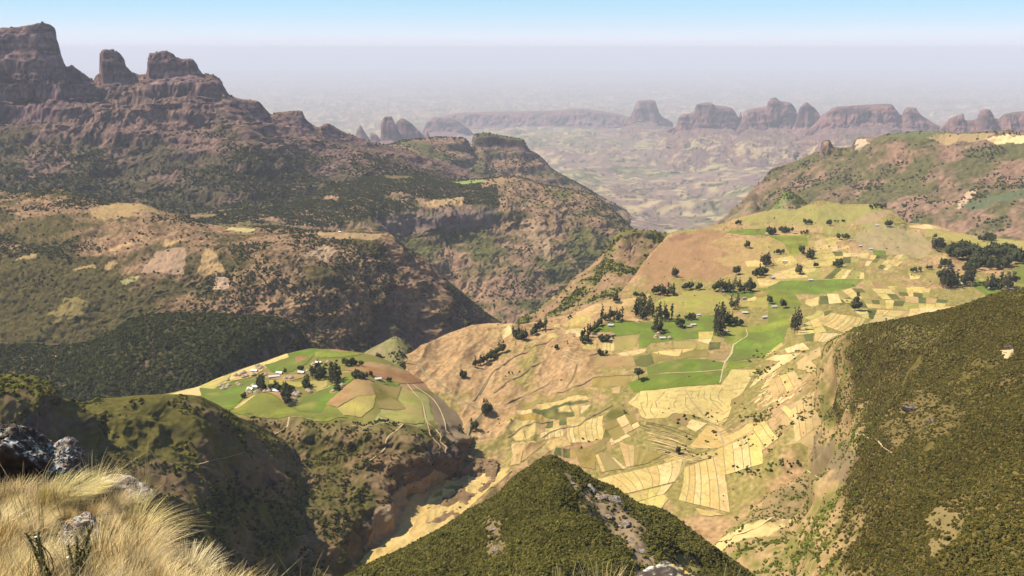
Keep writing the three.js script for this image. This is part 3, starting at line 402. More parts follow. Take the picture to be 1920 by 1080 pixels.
land('terrace_hill', 'terr', [
  [[270, 745, 1340], [320, 737, 1350], [345, 731, 1365], [372, 725, 1380], [400, 713, 1405], [432, 701, 1430], [462, 690, 1460], [492, 680, 1490], [515, 671, 1520], [537, 664, 1540], [562, 658, 1550], [587, 654, 1555], [602, 655, 1550], [617, 655, 1550], [650, 658, 1540], [680, 662, 1530], [705, 668, 1525], [745, 684, 1522], [775, 701, 1498], [807, 718, 1470], [850, 748, 1428], [885, 778, 1384], [930, 806, 1345]],
  [[270, 755, 1310], [320, 745, 1325], [372, 735, 1345], [432, 722, 1375], [500, 708, 1400], [587, 700, 1400], [640, 698, 1396], [680, 700, 1390], [720, 702, 1400], [745, 706, 1415], [775, 718, 1412], [807, 732, 1420], [850, 760, 1392], [885, 790, 1358], [930, 818, 1322]],
  [[270, 770, 1270], [372, 762, 1260], [450, 752, 1262], [520, 748, 1268], [590, 746, 1275], [640, 738, 1290], [680, 735, 1295], [720, 742, 1292], [760, 748, 1292], [800, 756, 1306], [850, 778, 1336], [885, 800, 1330], [930, 828, 1305]],
  [[270, 785, 1190], [372, 780, 1180], [450, 782, 1187], [520, 786, 1180], [600, 789, 1172], [650, 791, 1170], [700, 795, 1160], [750, 799, 1158], [790, 800, 1172], [830, 800, 1212], [860, 806, 1262], [885, 814, 1296], [930, 838, 1284]],
  [[270, 830, 1120], [450, 835, 1135], [520, 838, 1135], [600, 842, 1130], [650, 846, 1125], [700, 850, 1120], [750, 850, 1122], [800, 847, 1146], [835, 843, 1180], [862, 847, 1220], [885, 848, 1238], [930, 852, 1250]],
  [[270, 900, 1060], [450, 930, 1012], [520, 935, 1008], [600, 940, 1024], [700, 945, 1038], [770, 925, 1106], [830, 885, 1160], [880, 872, 1188], [930, 868, 1200]],
  [[270, 1080, 930], [450, 1090, 862], [600, 1075, 915], [690, 1047, 1006], [770, 985, 1078], [830, 912, 1156], [880, 895, 1165], [930, 905, 1150]],
  [[270, 1200, 820], [450, 1200, 820], [690, 1140, 890], [770, 1060, 960], [930, 985, 1045]],
], { back: [[60, 40], [200, 170]], step: 1.8, vstep: 1.8, label: 'green village terrace on a hill with a dark eroded front slope',
  disp: (x, y, z, n, px, v) => {
    const rim = smooth(2.5, 3, v); if (v < 3) return [0, rim * rim * 9 * (ridged(x / 55 + 3, 0, z / 55, 3) - .5) + (.8 * fbm(x / 60, 0, z / 60, 3) + .2 * fbm(x / 10, 0, z / 10, 2) + 9 * Math.exp(-(((px - 670) / 42) ** 2) - ((v - 1.75) / .7) ** 2) + 6 * Math.exp(-(((px - 500) / 40) ** 2) - ((v - 2.1) / .4) ** 2)) * smooth(0, .25, v + .1), 0];
    const f = smooth(3, 3.6, v), rm = 9 * (1 - f) * (ridged(x / 55 + 3, 0, z / 55, 3) - .5), [hx, hz, st] = flat(n), g = ridged(x / 70 + 3, y / 200, z / 70, 4, .55) - .2, r = fbm(x / 9, y / 9, z / 9, 3);
    const o = f * (34 * g * Math.max(st, .3) + 4 * r);
    return [hx * o, rm + f * (9 * g + 2.2 * r), hz * o];
  },
  color: earth({ soil: [.155, .10, .054], soil2: [.125, .076, .043], grass: [.075, .063, .02], rock: [.105, .072, .056], S: 70, g: (px, v) => v < 3 ? .25 : px > 700 && v > 4 ? -.2 : .02, steep: [.5, .7], fine: 6, fa: .34,
    after: (c, x, y, z, n, px, v) => v < 3 ? mix3(c, [.17, .155, .04], .65) : mix3(c, [.15, .125, .042], .5 * (1 - smooth(3, 3.9, v))) }),
  paint: [
    { poly: [[300, 742], [372, 725], [432, 701], [492, 680], [540, 663], [540, 670], [500, 688], [450, 708], [420, 722], [390, 735], [370, 745], [330, 750]], col: [.43, .31, .14], t: .9, jit: 2 },
    { poly: [[640, 700], [690, 680], [745, 690], [790, 705], [860, 730], [850, 745], [800, 735], [740, 725], [690, 705]], col: [.26, .155, .085], t: .85, jit: 5, scale: 30 },
    { poly: [[830, 735], [880, 760], [890, 800], [870, 838], [840, 835], [815, 790], [805, 750]], col: [.20, .14, .085], t: .85, jit: 4, scale: 20 },
    { poly: [[720, 760], [750, 730], [800, 740], [812, 790], [780, 798], [700, 793]], col: [.24, .22, .085], t: .8, jit: 4 },
    { poly: [[700, 950], [770, 900], [800, 880], [830, 890], [770, 985], [690, 1045], [660, 1040]], col: [.25, .175, .105], t: .85, jit: 6, scale: 40 },
  ],
});
land('hill', 'hill', [
  [[-420, 690, 800], [-150, 700, 830], [0, 706, 850], [30, 706, 850], [55, 707, 850], [70, 711, 850], [81, 717, 850], [92, 718, 850], [99, 724, 850], [102, 742, 855], [115, 748, 875], [134, 754, 895], [151, 758, 905], [166, 756, 910], [183, 752, 915], [228, 748, 925], [260, 745, 930], [285, 744, 932], [320, 743, 945], [354, 744, 960], [375, 747, 968], [392, 755, 980], [407, 762, 990], [428, 774, 1005], [444, 784, 1020], [475, 797, 1060], [510, 815, 1100], [560, 845, 1150], [620, 875, 1145]],
  [[-420, 740, 760], [0, 750, 800], [80, 755, 810], [102, 770, 830], [140, 780, 860], [200, 775, 890], [285, 780, 900], [354, 785, 925], [407, 800, 950], [444, 815, 985], [510, 838, 1060], [560, 860, 1125], [620, 890, 1115]],
  [[-420, 830, 730], [0, 840, 770], [100, 840, 800], [180, 840, 850], [250, 850, 865], [330, 855, 888], [420, 862, 925], [500, 885, 988], [560, 900, 1048], [620, 930, 1085]],
  [[-420, 950, 680], [0, 950, 705], [200, 935, 770], [330, 950, 822], [450, 955, 905], [520, 968, 952], [580, 985, 992], [620, 1010, 1015]],
  [[-420, 1130, 580], [0, 1130, 600], [200, 1130, 655], [330, 1130, 715], [450, 1130, 785], [520, 1125, 842], [580, 1110, 893], [620, 1110, 925]],
  [[-420, 1300, 420], [0, 1300, 430], [330, 1300, 500], [620, 1250, 700]],
], { back: [[40, 15], [200, 200]], step: 1.8, vstep: 1.8, label: 'near grassy hill with dark scrub gullies below the village terrace',
  disp: (x, y, z, n, px, v) => {
    const f = smooth(.1, .9, v), [hx, hz, st] = flat(n), g = ridged(x / 95 + 2, y / 160, z / 95 + 7, 4, .5) - .2, r = fbm(x / 10, y / 10, z / 10, 3);
    const am = 1 - .5 * smooth(340, 430, px), o = f * am * (30 * g * Math.max(st, .25)) + 2 * r * st; return [hx * o, f * am * 14 * g + 1.5 * r * smooth(0, .2, v + .1), hz * o];
  },
  color: earth({ soil: [.125, .083, .046], soil2: [.10, .064, .038], grass: [.083, .07, .02], rock: [.095, .066, .052], S: 80, g: (px, v) => .1 + .3 * (1 - smooth(300, 400, px)) * (1 - smooth(2.1, 2.6, v)), steep: [.5, .72], fine: 5, fa: .34 }),
});
land('right_slope', 'rslope', [
  [[1250, 1110, 925], [1300, 1065, 955], [1350, 1015, 1005], [1400, 962, 1050], [1450, 922, 1080], [1500, 888, 1101], [1518, 862, 1124], [1527, 820, 1158], [1533, 770, 1202], [1538, 715, 1272], [1543, 661, 1350], [1551, 645, 1335], [1565, 636, 1270], [1579, 629, 1230], [1620, 611, 1150], [1650, 606, 1105], [1676, 602, 1072], [1718, 593, 1025], [1773, 582, 985], [1815, 571, 968], [1857, 555, 958], [1898, 546, 952], [1920, 543, 950], [2100, 500, 1000], [2600, 420, 1050]],
  [[1250, 1180, 820], [1300, 1130, 855], [1350, 1082, 880], [1400, 1032, 900], [1450, 1000, 940], [1500, 962, 1000], [1526, 936, 1030], [1543, 862, 1082], [1579, 788, 1085], [1620, 746, 1020], [1718, 704, 895], [1815, 684, 830], [1920, 652, 800], [2100, 612, 830], [2600, 540, 850]],
  [[1250, 1300, 680], [1350, 1200, 720], [1400, 1120, 770], [1450, 1080, 802], [1500, 1040, 835], [1543, 974, 835], [1579, 924, 805], [1620, 884, 762], [1718, 834, 690], [1815, 804, 655], [1920, 772, 640], [2100, 732, 650], [2600, 650, 680]],
  [[1250, 1420, 520], [1400, 1300, 560], [1500, 1200, 600], [1579, 1082, 580], [1718, 983, 516], [1815, 943, 486], [1920, 912, 470], [2100, 862, 470], [2600, 780, 500]],
  [[1250, 1520, 400], [1500, 1350, 400], [1579, 1250, 382], [1718, 1150, 360], [1815, 1110, 342], [1920, 1080, 330], [2100, 1030, 330], [2600, 950, 350]],
  [[1250, 1800, 240], [1920, 1500, 200], [2600, 1350, 200]],
], { back: [[60, 40], [220, 260]], step: 2, vstep: 2, label: 'near mountainside under olive heath, at the right',
  disp: (x, y, z, n, px, v) => { const f = smooth(0, .5, v), [hx, hz, st] = flat(n), g = ridged(x / 140 + 1, y / 170, z / 110, 4, .5) - .2, r = fbm(x / 9, y / 9, z / 9, 3); const o = f * 22 * g * st; return [hx * o, f * 15 * g + (.4 + 1.1 * f) * r + 5 * f * fbm(x / 50, 5, z / 50, 3), hz * o]; },
  color: earth({ soil: [.155, .104, .043], soil2: [.125, .08, .036], grass: [.092, .072, .022], rock: [.10, .068, .05], S: 75, g: (px, v) => mix(.0, .25, smooth(1500, 1640, px)), steep: [.9, 1.05], fine: 4, fa: .4,
    after: (c, x, y, z, n, px, v) => { const t = smooth(-.15, .25, (px - 1585) / 180 + .55 * fbm(x / 42, y / 42, z / 42, 4) - .12 * smooth(.8, 1.6, v)), q = smooth(-.15, .25, fbm(x / 30 + 6, y / 30, z / 30, 3)); return mix3(mix3([.27, .18, .085], [.15, .13, .038], q).map((k) => k * (1 + .5 * fbm(x / 5, y / 5, z / 5, 3))), c, t); } }),
  paint: [
    { poly: [[1330, 1040], [1390, 1010], [1460, 990], [1500, 985], [1455, 1012], [1390, 1030], [1340, 1052]], col: [.46, .34, .15], t: .85, jit: 4, scale: 20 },
    { poly: [[1700, 770], [1740, 750], [1800, 765], [1835, 800], [1800, 830], [1760, 850], [1700, 860], [1680, 830], [1715, 800]], col: [.125, .09, .035], t: .7, jit: 16, scale: 30, bare: .75 },
    { poly: [[1520, 880], [1560, 845], [1600, 850], [1630, 880], [1600, 920], [1560, 910], [1530, 895]], col: [.15, .105, .065], t: .75, bare: .7, jit: 10, scale: 20 },
    { poly: [[1440, 935], [1510, 890], [1560, 905], [1540, 950], [1470, 990], [1400, 1000]], col: [.17, .12, .06], t: .6, bare: .4, jit: 10, scale: 20 },
    { poly: [[1640, 640], [1700, 615], [1780, 610], [1760, 650], [1690, 670]], col: [.14, .115, .042], t: .6, bare: .45, jit: 18, scale: 40 },
    { poly: [[1765, 1000], [1790, 985], [1830, 985], [1800, 1020], [1765, 1060], [1750, 1040]], col: [.19, .14, .06], t: .7, bare: .8, jit: 9, scale: 14 },
    { poly: [[1885, 672], [1910, 655], [1910, 670], [1890, 685]], col: [.42, .31, .17], t: .85, jit: 3, scale: 14 },
  ],
});
land('knoll', 'knoll', [
  [[460, 1190, 500], [640, 1088, 560], [700, 1056, 580], [800, 1010, 600], [845, 982, 612], [890, 950, 620], [931, 927, 630], [962, 896, 630], [980, 884, 628], [994, 876, 622], [1010, 865, 615], [1022, 858, 610], [1032, 856, 604], [1040, 857, 600], [1050, 863, 600], [1066, 871, 600], [1081, 878, 600], [1096, 889, 600], [1112, 901, 600], [1135, 912, 598], [1156, 922, 595], [1187, 945, 590], [1205, 951, 590], [1228, 955, 590], [1250, 963, 588], [1269, 974, 585], [1306, 1005, 580], [1337, 1030, 570], [1378, 1058, 560], [1450, 1112, 540], [1560, 1200, 500]],
  [[460, 1230, 460], [640, 1135, 500], [800, 1045, 540], [890, 990, 560], [931, 962, 570], [994, 918, 570], [1040, 892, 562], [1081, 908, 560], [1112, 930, 558], [1156, 958, 552], [1228, 992, 545], [1306, 1040, 538], [1378, 1090, 525], [1560, 1230, 470]],
  [[460, 1300, 400], [640, 1200, 430], [800, 1110, 475], [931, 1035, 490], [1000, 985, 495], [1040, 965, 495], [1100, 970, 495], [1156, 1010, 492], [1228, 1050, 485], [1306, 1100, 475], [1450, 1200, 440], [1560, 1300, 400]],
  [[460, 1400, 310], [800, 1205, 380], [931, 1135, 392], [1040, 1085, 400], [1156, 1110, 405], [1306, 1200, 390], [1560, 1400, 320]],
  [[460, 1600, 200], [1040, 1500, 200], [1560, 1600, 200]],
], { back: [[30, 25], [200, 230]], step: 2, vstep: 2, label: 'steep pointed knoll under olive heath with a bare rock spine',
  disp: (x, y, z, n, px, v) => { const f = smooth(.05, .6, v), r = fbm(x / 9, y / 9, z / 9, 3), g = ridged(x / 60, y / 120, z / 60, 3) - .2; const q = fbm(x / 40 + 3, y / 40, z / 40, 4); const e = Math.max(f, .3 * smooth(-.4, 0, v)); return [e * 5 * g, e * (5 * g + 11 * q) + 1.2 * r * smooth(-.1, .3, v), 0]; },
  color: earth({ soil: [.13, .087, .038], soil2: [.10, .066, .032], grass: [.074, .068, .019], rock: [.17, .125, .10], S: 50, g: .3, steep: [.7, .9], fine: 3, fa: .3 }),
  paint: [
    { poly: [[1040, 873], [1050, 878], [1062, 898], [1075, 908], [1082, 918], [1070, 918], [1058, 905], [1045, 890]], col: [.22, .155, .09], t: .9, jit: 2, scale: 6 },
    { poly: [[1082, 918], [1105, 905], [1130, 918], [1150, 930], [1170, 945], [1180, 960], [1195, 980], [1205, 1010], [1215, 1050], [1225, 1090], [1180, 1090], [1175, 1050], [1160, 1010], [1130, 990], [1105, 960], [1090, 935]], col: [.20, .14, .085], t: .95, jit: 4, scale: 8 },
    { poly: [[1130, 985], [1150, 1000], [1170, 1030], [1165, 1055], [1145, 1020]], col: [.13, .15, .045], t: .8, jit: 3, scale: 8 },
    { poly: [[895, 980], [912, 968], [925, 990], [945, 1010], [942, 1060], [920, 1050], [905, 1010]], col: [.16, .11, .06], t: .75, jit: 5, scale: 8 },
    { poly: [[1240, 1045], [1280, 1040], [1320, 1058], [1300, 1070], [1250, 1065]], col: [.19, .155, .065], t: .7, jit: 4, scale: 8 },
  ],
});
// ---------------------------------------------------------------- fields, tracks and banks, draped on the landforms
const Z = (x0, y0, k) => (l) => { const o = []; for (let i = 0; i < l.length; i += 2) o.push([x0 + l[i] / k, y0 + l[i + 1] / k]); return o; };
const CROP = {
  wheat: [.385, .275, .105], pale: [.42, .305, .14], tan: [.325, .22, .098], yellow: [.345, .27, .088], gold: [.30, .19, .04], lime: [.23, .20, .055], meadow: [.235, .21, .05],
  green: [.105, .142, .022], green2: [.145, .158, .026], dark: [.075, .078, .026], olive: [.185, .14, .04], brown: [.235, .145, .068], red: [.19, .095, .045], scrubland: [.105, .09, .022],
};
const CROPNAME = { wheat: 'wheat_field', pale: 'wheat_field', tan: 'stubble_field', yellow: 'barley_field', gold: 'mustard_field', lime: 'barley_field', meadow: 'meadow', green: 'green_field', green2: 'green_field', dark: 'bean_field', olive: 'fallow_field', brown: 'ploughed_field', red: 'ploughed_field', scrubland: 'scrub_patch' };
let order = 0;
function clipBy(poly, tri) {                         // part of poly inside a triangle (Sutherland-Hodgman)
  let out = poly;
  for (let e = 0; e < 3 && out.length; e++) {
    const a = tri[e], b = tri[(e + 1) % 3], inn = [], side = (p) => (b[0] - a[0]) * (p[1] - a[1]) - (b[1] - a[1]) * (p[0] - a[0]);
    for (let i = 0; i < out.length; i++) { const p = out[i], q = out[(i + 1) % out.length], s = side(p), t = side(q); if (s >= 0) inn.push(p); if ((s > 0 && t < 0) || (s < 0 && t > 0)) { const k = s / (s - t); inn.push([p[0] + (q[0] - p[0]) * k, p[1] + (q[1] - p[1]) * k]); } }
    out = inn;
  }
  return out;
}
function drape(s, poly, lift, colour) {              // poly in grid places; follows the very triangles of the ground
  const pos = [], col = [], x0 = Math.floor(Math.min(...poly.map((q) => q[0]))), x1 = Math.ceil(Math.max(...poly.map((q) => q[0]))), y0 = Math.floor(Math.min(...poly.map((q) => q[1]))), y1 = Math.ceil(Math.max(...poly.map((q) => q[1])));
  const put = (p) => { const q = s.at(p[0], p[1], lift); pos.push(...q); col.push(...colour(...q)); };
  const fan = (q) => { for (let k = 1; k + 1 < q.length; k++) { put(q[0]); put(q[k]); put(q[k + 1]); } };
  for (let v = Math.max(0, y0); v < Math.min(s.nV - 1, y1); v++) for (let c = Math.max(0, x0); c < Math.min(s.nC - 1, x1); c++) for (const t of [[[c, v], [c + 1, v], [c, v + 1]], [[c + 1, v], [c + 1, v + 1], [c, v + 1]]]) fan(clipBy(poly, t).reverse());
  if (!pos.length) return null;
  const g = new THREE.BufferGeometry(); g.setAttribute('position', new THREE.Float32BufferAttribute(pos, 3)); g.setAttribute('color', new THREE.Float32BufferAttribute(col, 3)); g.computeVertexNormals(); return g;
}
function ragged(poly, j) { const o = []; for (let i = 0; i < poly.length; i++) { const a = poly[i], b = poly[(i + 1) % poly.length], n = Math.max(1, Math.round(Math.hypot(a[0] - b[0], a[1] - b[1]) / 5)); for (let k = 0; k < n; k++) { const x = mix(a[0], b[0], k / n), y = mix(a[1], b[1], k / n); o.push([x + j * noise(x / 6, y / 6, 3), y + j * .5 * noise(x / 6, y / 6, 9)]); } } return o; }
const CLOTH = new THREE.MeshLambertMaterial({ vertexColors: true });
function field(s, crop, polyPx, o = {}) {
  const poly = ragged(polyPx, o.j ?? 1.6).map(([x, y]) => s.cr(x, y)), base = CROP[crop], a = rr(0, 3.14), ca = Math.cos(a), sa = Math.sin(a), t = rr(.88, 1.12), warm = rr(.93, 1.07), w = o.row ?? rr(2.2, 4.5), bandH = /wheat|pale|tan|yellow/.test(crop) ? rr(2.4, 4) : 1e9, bandC = base[1] > base[0] ? [.10, .10, .03] : [.22, .16, .065];
  const g = drape(s, poly, (o.lift ?? .06) + .0011 * order++, (x, y, z) => {
    const u = x * ca + z * sa, n = fbm(x / 30, y / 30, z / 30, 3), r = noise(u / w, 0, (x * sa - z * ca) / 40), f = t * (1 + .22 * n + .16 * r + .12 * noise(x / 3, y / 3, z / 3)); const q = smooth(.1, .6, fbm(x / 45 + 9, 0, z / 45, 3));
    let c = [base[0] * f * warm, base[1] * f, base[2] * f * (1 + .15 * n)];
    const e = (y + 1.4 * fbm(x / 40, 0, z / 40, 3)) / bandH, qb = e - Math.floor(e); if (bandH) c = mix3(c, bandC, .6 * (1 - smooth(.05, .2, qb)) * smooth(-.25, .2, noise(x / 45 + 3, 0, z / 45))); const sp = noise(x / 7, 2, z / 7) + .5 * noise(x / 2.4, 5, z / 2.4); if (sp > .55) c = mix3(c, bandC, .55);
    return base[1] > base[0] ? mix3(c, [.23, .18, .055], .65 * q) : base[0] < .2 ? mix3(c, [.16, .13, .045], .4 * q) : mix3(c, [.36, .225, .09], .4 * q);
  });
  if (!g) return; const m = shadowed(new THREE.Mesh(g, CLOTH)); m.name = numbered(o.name ?? CROPNAME[crop]); s.mesh_.add(m); return m;
}
function ribbon(s, name, pts, w, colr, o = {}) {     // a narrow draped strip; w in metres
  const L = []; for (let i = 0; i + 1 < pts.length; i++) { const n = Math.max(2, Math.round(Math.hypot(pts[i][0] - pts[i + 1][0], pts[i][1] - pts[i + 1][1]) / 1.5)); for (let k = 0; k < n; k++) L.push(k / n + i); } L.push(pts.length - 1);
  const ks = pts.map((_, i) => i), fx = pchip(ks, pts.map((p) => p[0])), fy = pchip(ks, pts.map((p) => p[1])), c = L.map((t) => s.spot(fx(t) + (o.j ?? .8) * noise(t * 1.7, order * 3.1, 1), fy(t) + .5 * (o.j ?? .8) * noise(t * 1.7, order * 3.1, 8), (o.lift ?? .14) + .0011 * order));
  order++;
  const pos = [], idx = [], col = [];
  c.forEach((p, i) => {
    const a = c[Math.max(0, i - 1)], b = c[Math.min(c.length - 1, i + 1)], dx = b[0] - a[0], dz = b[2] - a[2], h = Math.hypot(dx, dz) || 1, q = w * .5 * (.7 + .6 * Math.abs(noise(i * .35, 7, order))), taper = Math.min(1, Math.min(i, c.length - 1 - i) / 3 + .3);
    const hump = o.hump ?? 0;
    for (const [k, up] of [[-1, -.3], [0, hump], [1, -.3]]) { pos.push(p[0] - dz / h * q * k * taper, p[1] + up, p[2] + dx / h * q * k * taper); const f = 1 + .25 * noise(p[0] / 8, k, p[2] / 8); col.push(colr[0] * f, colr[1] * f, colr[2] * f); }
    if (i) for (const k of [0, 1]) { const B = i * 3 + k, A = B - 3; idx.push(A, B, A + 1, A + 1, B, B + 1); }
  });
  const g = new THREE.BufferGeometry(); g.setAttribute('position', new THREE.Float32BufferAttribute(pos, 3)); g.setAttribute('color', new THREE.Float32BufferAttribute(col, 3)); g.setIndex(idx); g.computeVertexNormals();
  const m = shadowed(new THREE.Mesh(g, RIBBON)); m.name = numbered(name); s.mesh_.add(m); return m;
}
const RIBBON = new THREE.MeshLambertMaterial({ vertexColors: true, side: THREE.DoubleSide });
const BANK = [.21, .17, .075], TRACK = [.40, .28, .15];
// a block of parcels between two edges: quad corners a b c d (a-b far side, d-c near side), split nu by nv, with banks between the strips
function parcels(s, quad, nu, nv, crops, o = {}) {
  const [a, b, c, d] = quad, bend = o.bend ?? 0, at = (u, v) => { const k = bend * Math.sin(Math.PI * v), x = mix(mix(a[0], b[0], u), mix(d[0], c[0], u), v), y = mix(mix(a[1], b[1], u), mix(d[1], c[1], u), v); return [x + k, y + (o.bow ?? 0) * Math.sin(Math.PI * u)]; };
  const us = [0]; for (let i = 0; i < nu; i++) us.push(us[i] + rr(.6, 1.4)); const U = us.map((x) => x / us[nu]);
  for (let i = 0; i < nu; i++) {
    const vs = [0]; for (let j = 0; j < nv; j++) vs.push(vs[j] + rr(.6, 1.4)); const V = vs.map((x) => x / vs[nv]);
    for (let j = 0; j < nv; j++) { if (rnd() < (o.miss ?? .05)) continue; const e = o.gap ?? .03, p = []; const u0 = U[i] + e / nu, u1 = U[i + 1] - e / nu, v0 = V[j] + e / nv, v1 = V[j + 1] - e / nv; for (let k = 0; k <= 4; k++) p.push(at(u0, mix(v0, v1, k / 4))); for (let k = 4; k >= 0; k--) p.push(at(u1, mix(v0, v1, k / 4))); field(s, crops[Math.floor(rnd() * crops.length)], p, { j: .7 }); }
    if (i && (o.banks ?? true)) { const p = []; for (let k = 0; k <= 6; k++) p.push(at(U[i], k / 6)); ribbon(s, 'field_bank', p, o.bw ?? 2.2, BANK, { hump: .3, j: .5 }); }
  }
}
{
  const s = sheets.plat; let z;
  // upper plateau
  z = Z(1080, 360, 3.6);
  field(s, 'green', z([1010, 262, 1130, 252, 1270, 250, 1330, 280, 1300, 300, 1130, 290])); field(s, 'green2', z([1300, 300, 1560, 290, 1570, 350, 1500, 420, 1440, 420, 1400, 340]));
  field(s, 'meadow', z([520, 770, 560, 720, 690, 680, 860, 660, 960, 670, 1060, 760, 1060, 790, 930, 800, 830, 820, 700, 810, 660, 830, 600, 790]));
  field(s, 'green', z([980, 670, 1210, 665, 1200, 720, 1080, 720])); field(s, 'lime', z([1100, 740, 1220, 700, 1310, 680, 1310, 750, 1290, 780, 1120, 770])); field(s, 'pale', z([1160, 720, 1220, 705, 1210, 730, 1160, 735]));
  field(s, 'tan', z([340, 860, 400, 845, 540, 845, 530, 870, 450, 880])); field(s, 'green2', z([1220, 650, 1540, 650, 1560, 690, 1310, 700]));
  field(s, 'tan', z([0, 800, 250, 740, 500, 690, 480, 730, 330, 780, 150, 820, 90, 845, 0, 850])); field(s, 'yellow', z([0, 850, 100, 845, 90, 880, 0, 920])); field(s, 'pale', z([0, 930, 70, 920, 50, 980, 0, 1000]));
  field(s, 'wheat', z([1140, 470, 1280, 460, 1270, 500, 1160, 510])); field(s, 'wheat', z([1310, 550, 1460, 510, 1470, 570, 1340, 580])); field(s, 'yellow', z([1340, 445, 1460, 430, 1500, 480, 1420, 500, 1340, 470])); field(s, 'wheat', z([1220, 590, 1380, 600, 1360, 630, 1240, 640]));
  field(s, 'olive', z([1200, 690, 1300, 675, 1310, 700, 1220, 715])); field(s, 'olive', z([660, 1010, 820, 1005, 800, 1060, 680, 1065])); field(s, 'red', z([1215, 930, 1380, 915, 1370, 935, 1220, 955]));
  z = Z(1440, 360, 3.6);
  const M = ['wheat', 'yellow', 'lime', 'olive', 'wheat', 'dark', 'pale'];
  field(s, 'green', z([90, 600, 640, 590, 590, 640, 500, 660, 330, 690, 180, 680, 0, 640]));
  field(s, 'green2', z([0, 640, 180, 690, 230, 760, 130, 860, 60, 960, 0, 980])); field(s, 'green', z([700, 385, 790, 395, 800, 430, 720, 440]));
  parcels(s, z([230, 520, 430, 505, 330, 590, 250, 585]), 4, 2, ['lime', 'yellow', 'wheat'], { banks: false }); parcels(s, z([430, 505, 650, 545, 650, 590, 330, 590]), 7, 1, ['lime', 'dark', 'wheat', 'yellow', 'pale'], { banks: false });
  parcels(s, z([440, 400, 690, 420, 650, 475, 470, 495]), 4, 2, M, { banks: false }); parcels(s, z([200, 470, 440, 400, 470, 490, 280, 510]), 3, 2, ['yellow', 'wheat', 'pale'], { banks: false });
  parcels(s, z([310, 330, 470, 300, 560, 380, 330, 420]), 3, 3, ['wheat', 'tan', 'yellow', 'pale'], { banks: false });
  parcels(s, z([690, 430, 960, 425, 830, 540, 650, 500]), 6, 3, M, { banks: false });
  parcels(s, z([20, 560, 180, 505, 280, 580, 60, 592]), 2, 1, ['pale', 'wheat'], { banks: false });
  parcels(s, z([640, 600, 960, 600, 1100, 665, 660, 655]), 5, 2, ['olive', 'yellow', 'lime', 'scrubland', 'brown'], { banks: false });
  parcels(s, z([850, 640, 1100, 650, 1080, 725, 890, 700]), 4, 2, ['yellow', 'lime', 'wheat', 'dark'], { banks: false });
  parcels(s, z([390, 690, 560, 650, 640, 715, 490, 770]), 3, 2, ['yellow', 'dark', 'wheat', 'lime'], { bw: 2 });
  parcels(s, z([560, 650, 830, 655, 900, 725, 640, 718]), 4, 2, ['yellow', 'lime', 'dark', 'wheat', 'yellow'], { banks: false });
  parcels(s, z([490, 722, 980, 735, 940, 800, 560, 775]), 8, 2, ['yellow', 'lime', 'dark', 'wheat', 'brown'], { banks: false });
  parcels(s, z([920, 700, 1220, 730, 1180, 790, 940, 790]), 4, 2, ['dark', 'yellow', 'lime', 'tan'], { banks: false });
  parcels(s, z([560, 785, 960, 805, 800, 870, 640, 850]), 4, 2, ['wheat', 'dark', 'yellow', 'wheat'], { banks: false });
  field(s, 'pale', z([670, 890, 720, 850, 860, 840, 850, 865, 760, 885, 690, 905])); parcels(s, z([960, 790, 1290, 768, 1180, 805, 940, 855]), 5, 1, ['tan', 'wheat', 'pale'], { banks: false });
  parcels(s, z([330, 800, 660, 850, 545, 970, 240, 850]), 9, 1, ['wheat', 'yellow', 'wheat', 'wheat'], { bend: 6, bw: 2.6 }); parcels(s, z([200, 905, 330, 850, 400, 945, 190, 965]), 3, 2, ['wheat', 'yellow'], {});
  parcels(s, z([315, 945, 540, 960, 400, 1022, 310, 1010]), 4, 1, ['wheat', 'pale', 'yellow'], {}); field(s, 'dark', z([240, 960, 305, 955, 305, 1005, 255, 1010])); field(s, 'dark', z([380, 810, 440, 800, 400, 835, 380, 840])); field(s, 'wheat', z([255, 730, 345, 705, 340, 760, 300, 775, 250, 755])); field(s, 'dark', z([350, 705, 400, 700, 410, 755, 345, 760])); field(s, 'pale', z([400, 690, 470, 690, 500, 750, 410, 755]));
  field(s, 'wheat', z([950, 550, 1030, 565, 1020, 585, 960, 590])); field(s, 'lime', z([1070, 540, 1140, 550, 1150, 590, 1060, 585])); field(s, 'yellow', z([1140, 450, 1190, 435, 1215, 450, 1190, 465])); field(s, 'red', z([1220, 440, 1320, 430, 1340, 470, 1260, 485]));
  field(s, 'green', z([1390, 590, 1600, 640, 1700, 640, 1600, 690, 1480, 700, 1400, 650])); field(s, 'green2', z([1640, 540, 1728, 480, 1780, 480, 1780, 640, 1660, 640, 1690, 590])); field(s, 'pale', z([950, 225, 1100, 220, 1170, 245, 1060, 250, 960, 245])); field(s, 'lime', z([1210, 425, 1360, 430, 1340, 450, 1240, 445]));
  field(s, 'green2', z([850, 215, 930, 210, 950, 235, 860, 235])); field(s, 'red', z([920, 205, 1010, 205, 960, 225]));
  // village fields
  z = Z(860, 560, 3.6);
  field(s, 'green', z([890, 240, 900, 200, 960, 180, 1040, 150, 1140, 150, 1310, 155, 1320, 170, 1220, 235, 1050, 262, 1030, 230])); field(s, 'green', z([1320, 120, 1450, 140, 1720, 110, 1800, 130, 1760, 280, 1620, 270, 1450, 285, 1300, 300, 1270, 330, 1215, 330, 1220, 240, 1310, 170]));
  field(s, 'lime', z([1050, 265, 1215, 240, 1215, 270, 1180, 335, 1055, 355])); field(s, 'pale', z([1060, 375, 1130, 360, 1270, 335, 1250, 365, 1180, 385, 1100, 385]));
  parcels(s, z([820, 320, 930, 285, 930, 362, 845, 362]), 4, 2, ['wheat', 'tan', 'yellow'], { bw: 2 }); parcels(s, z([940, 305, 1050, 290, 1050, 355, 945, 362]), 4, 1, ['wheat', 'yellow', 'tan'], { bw: 2 });
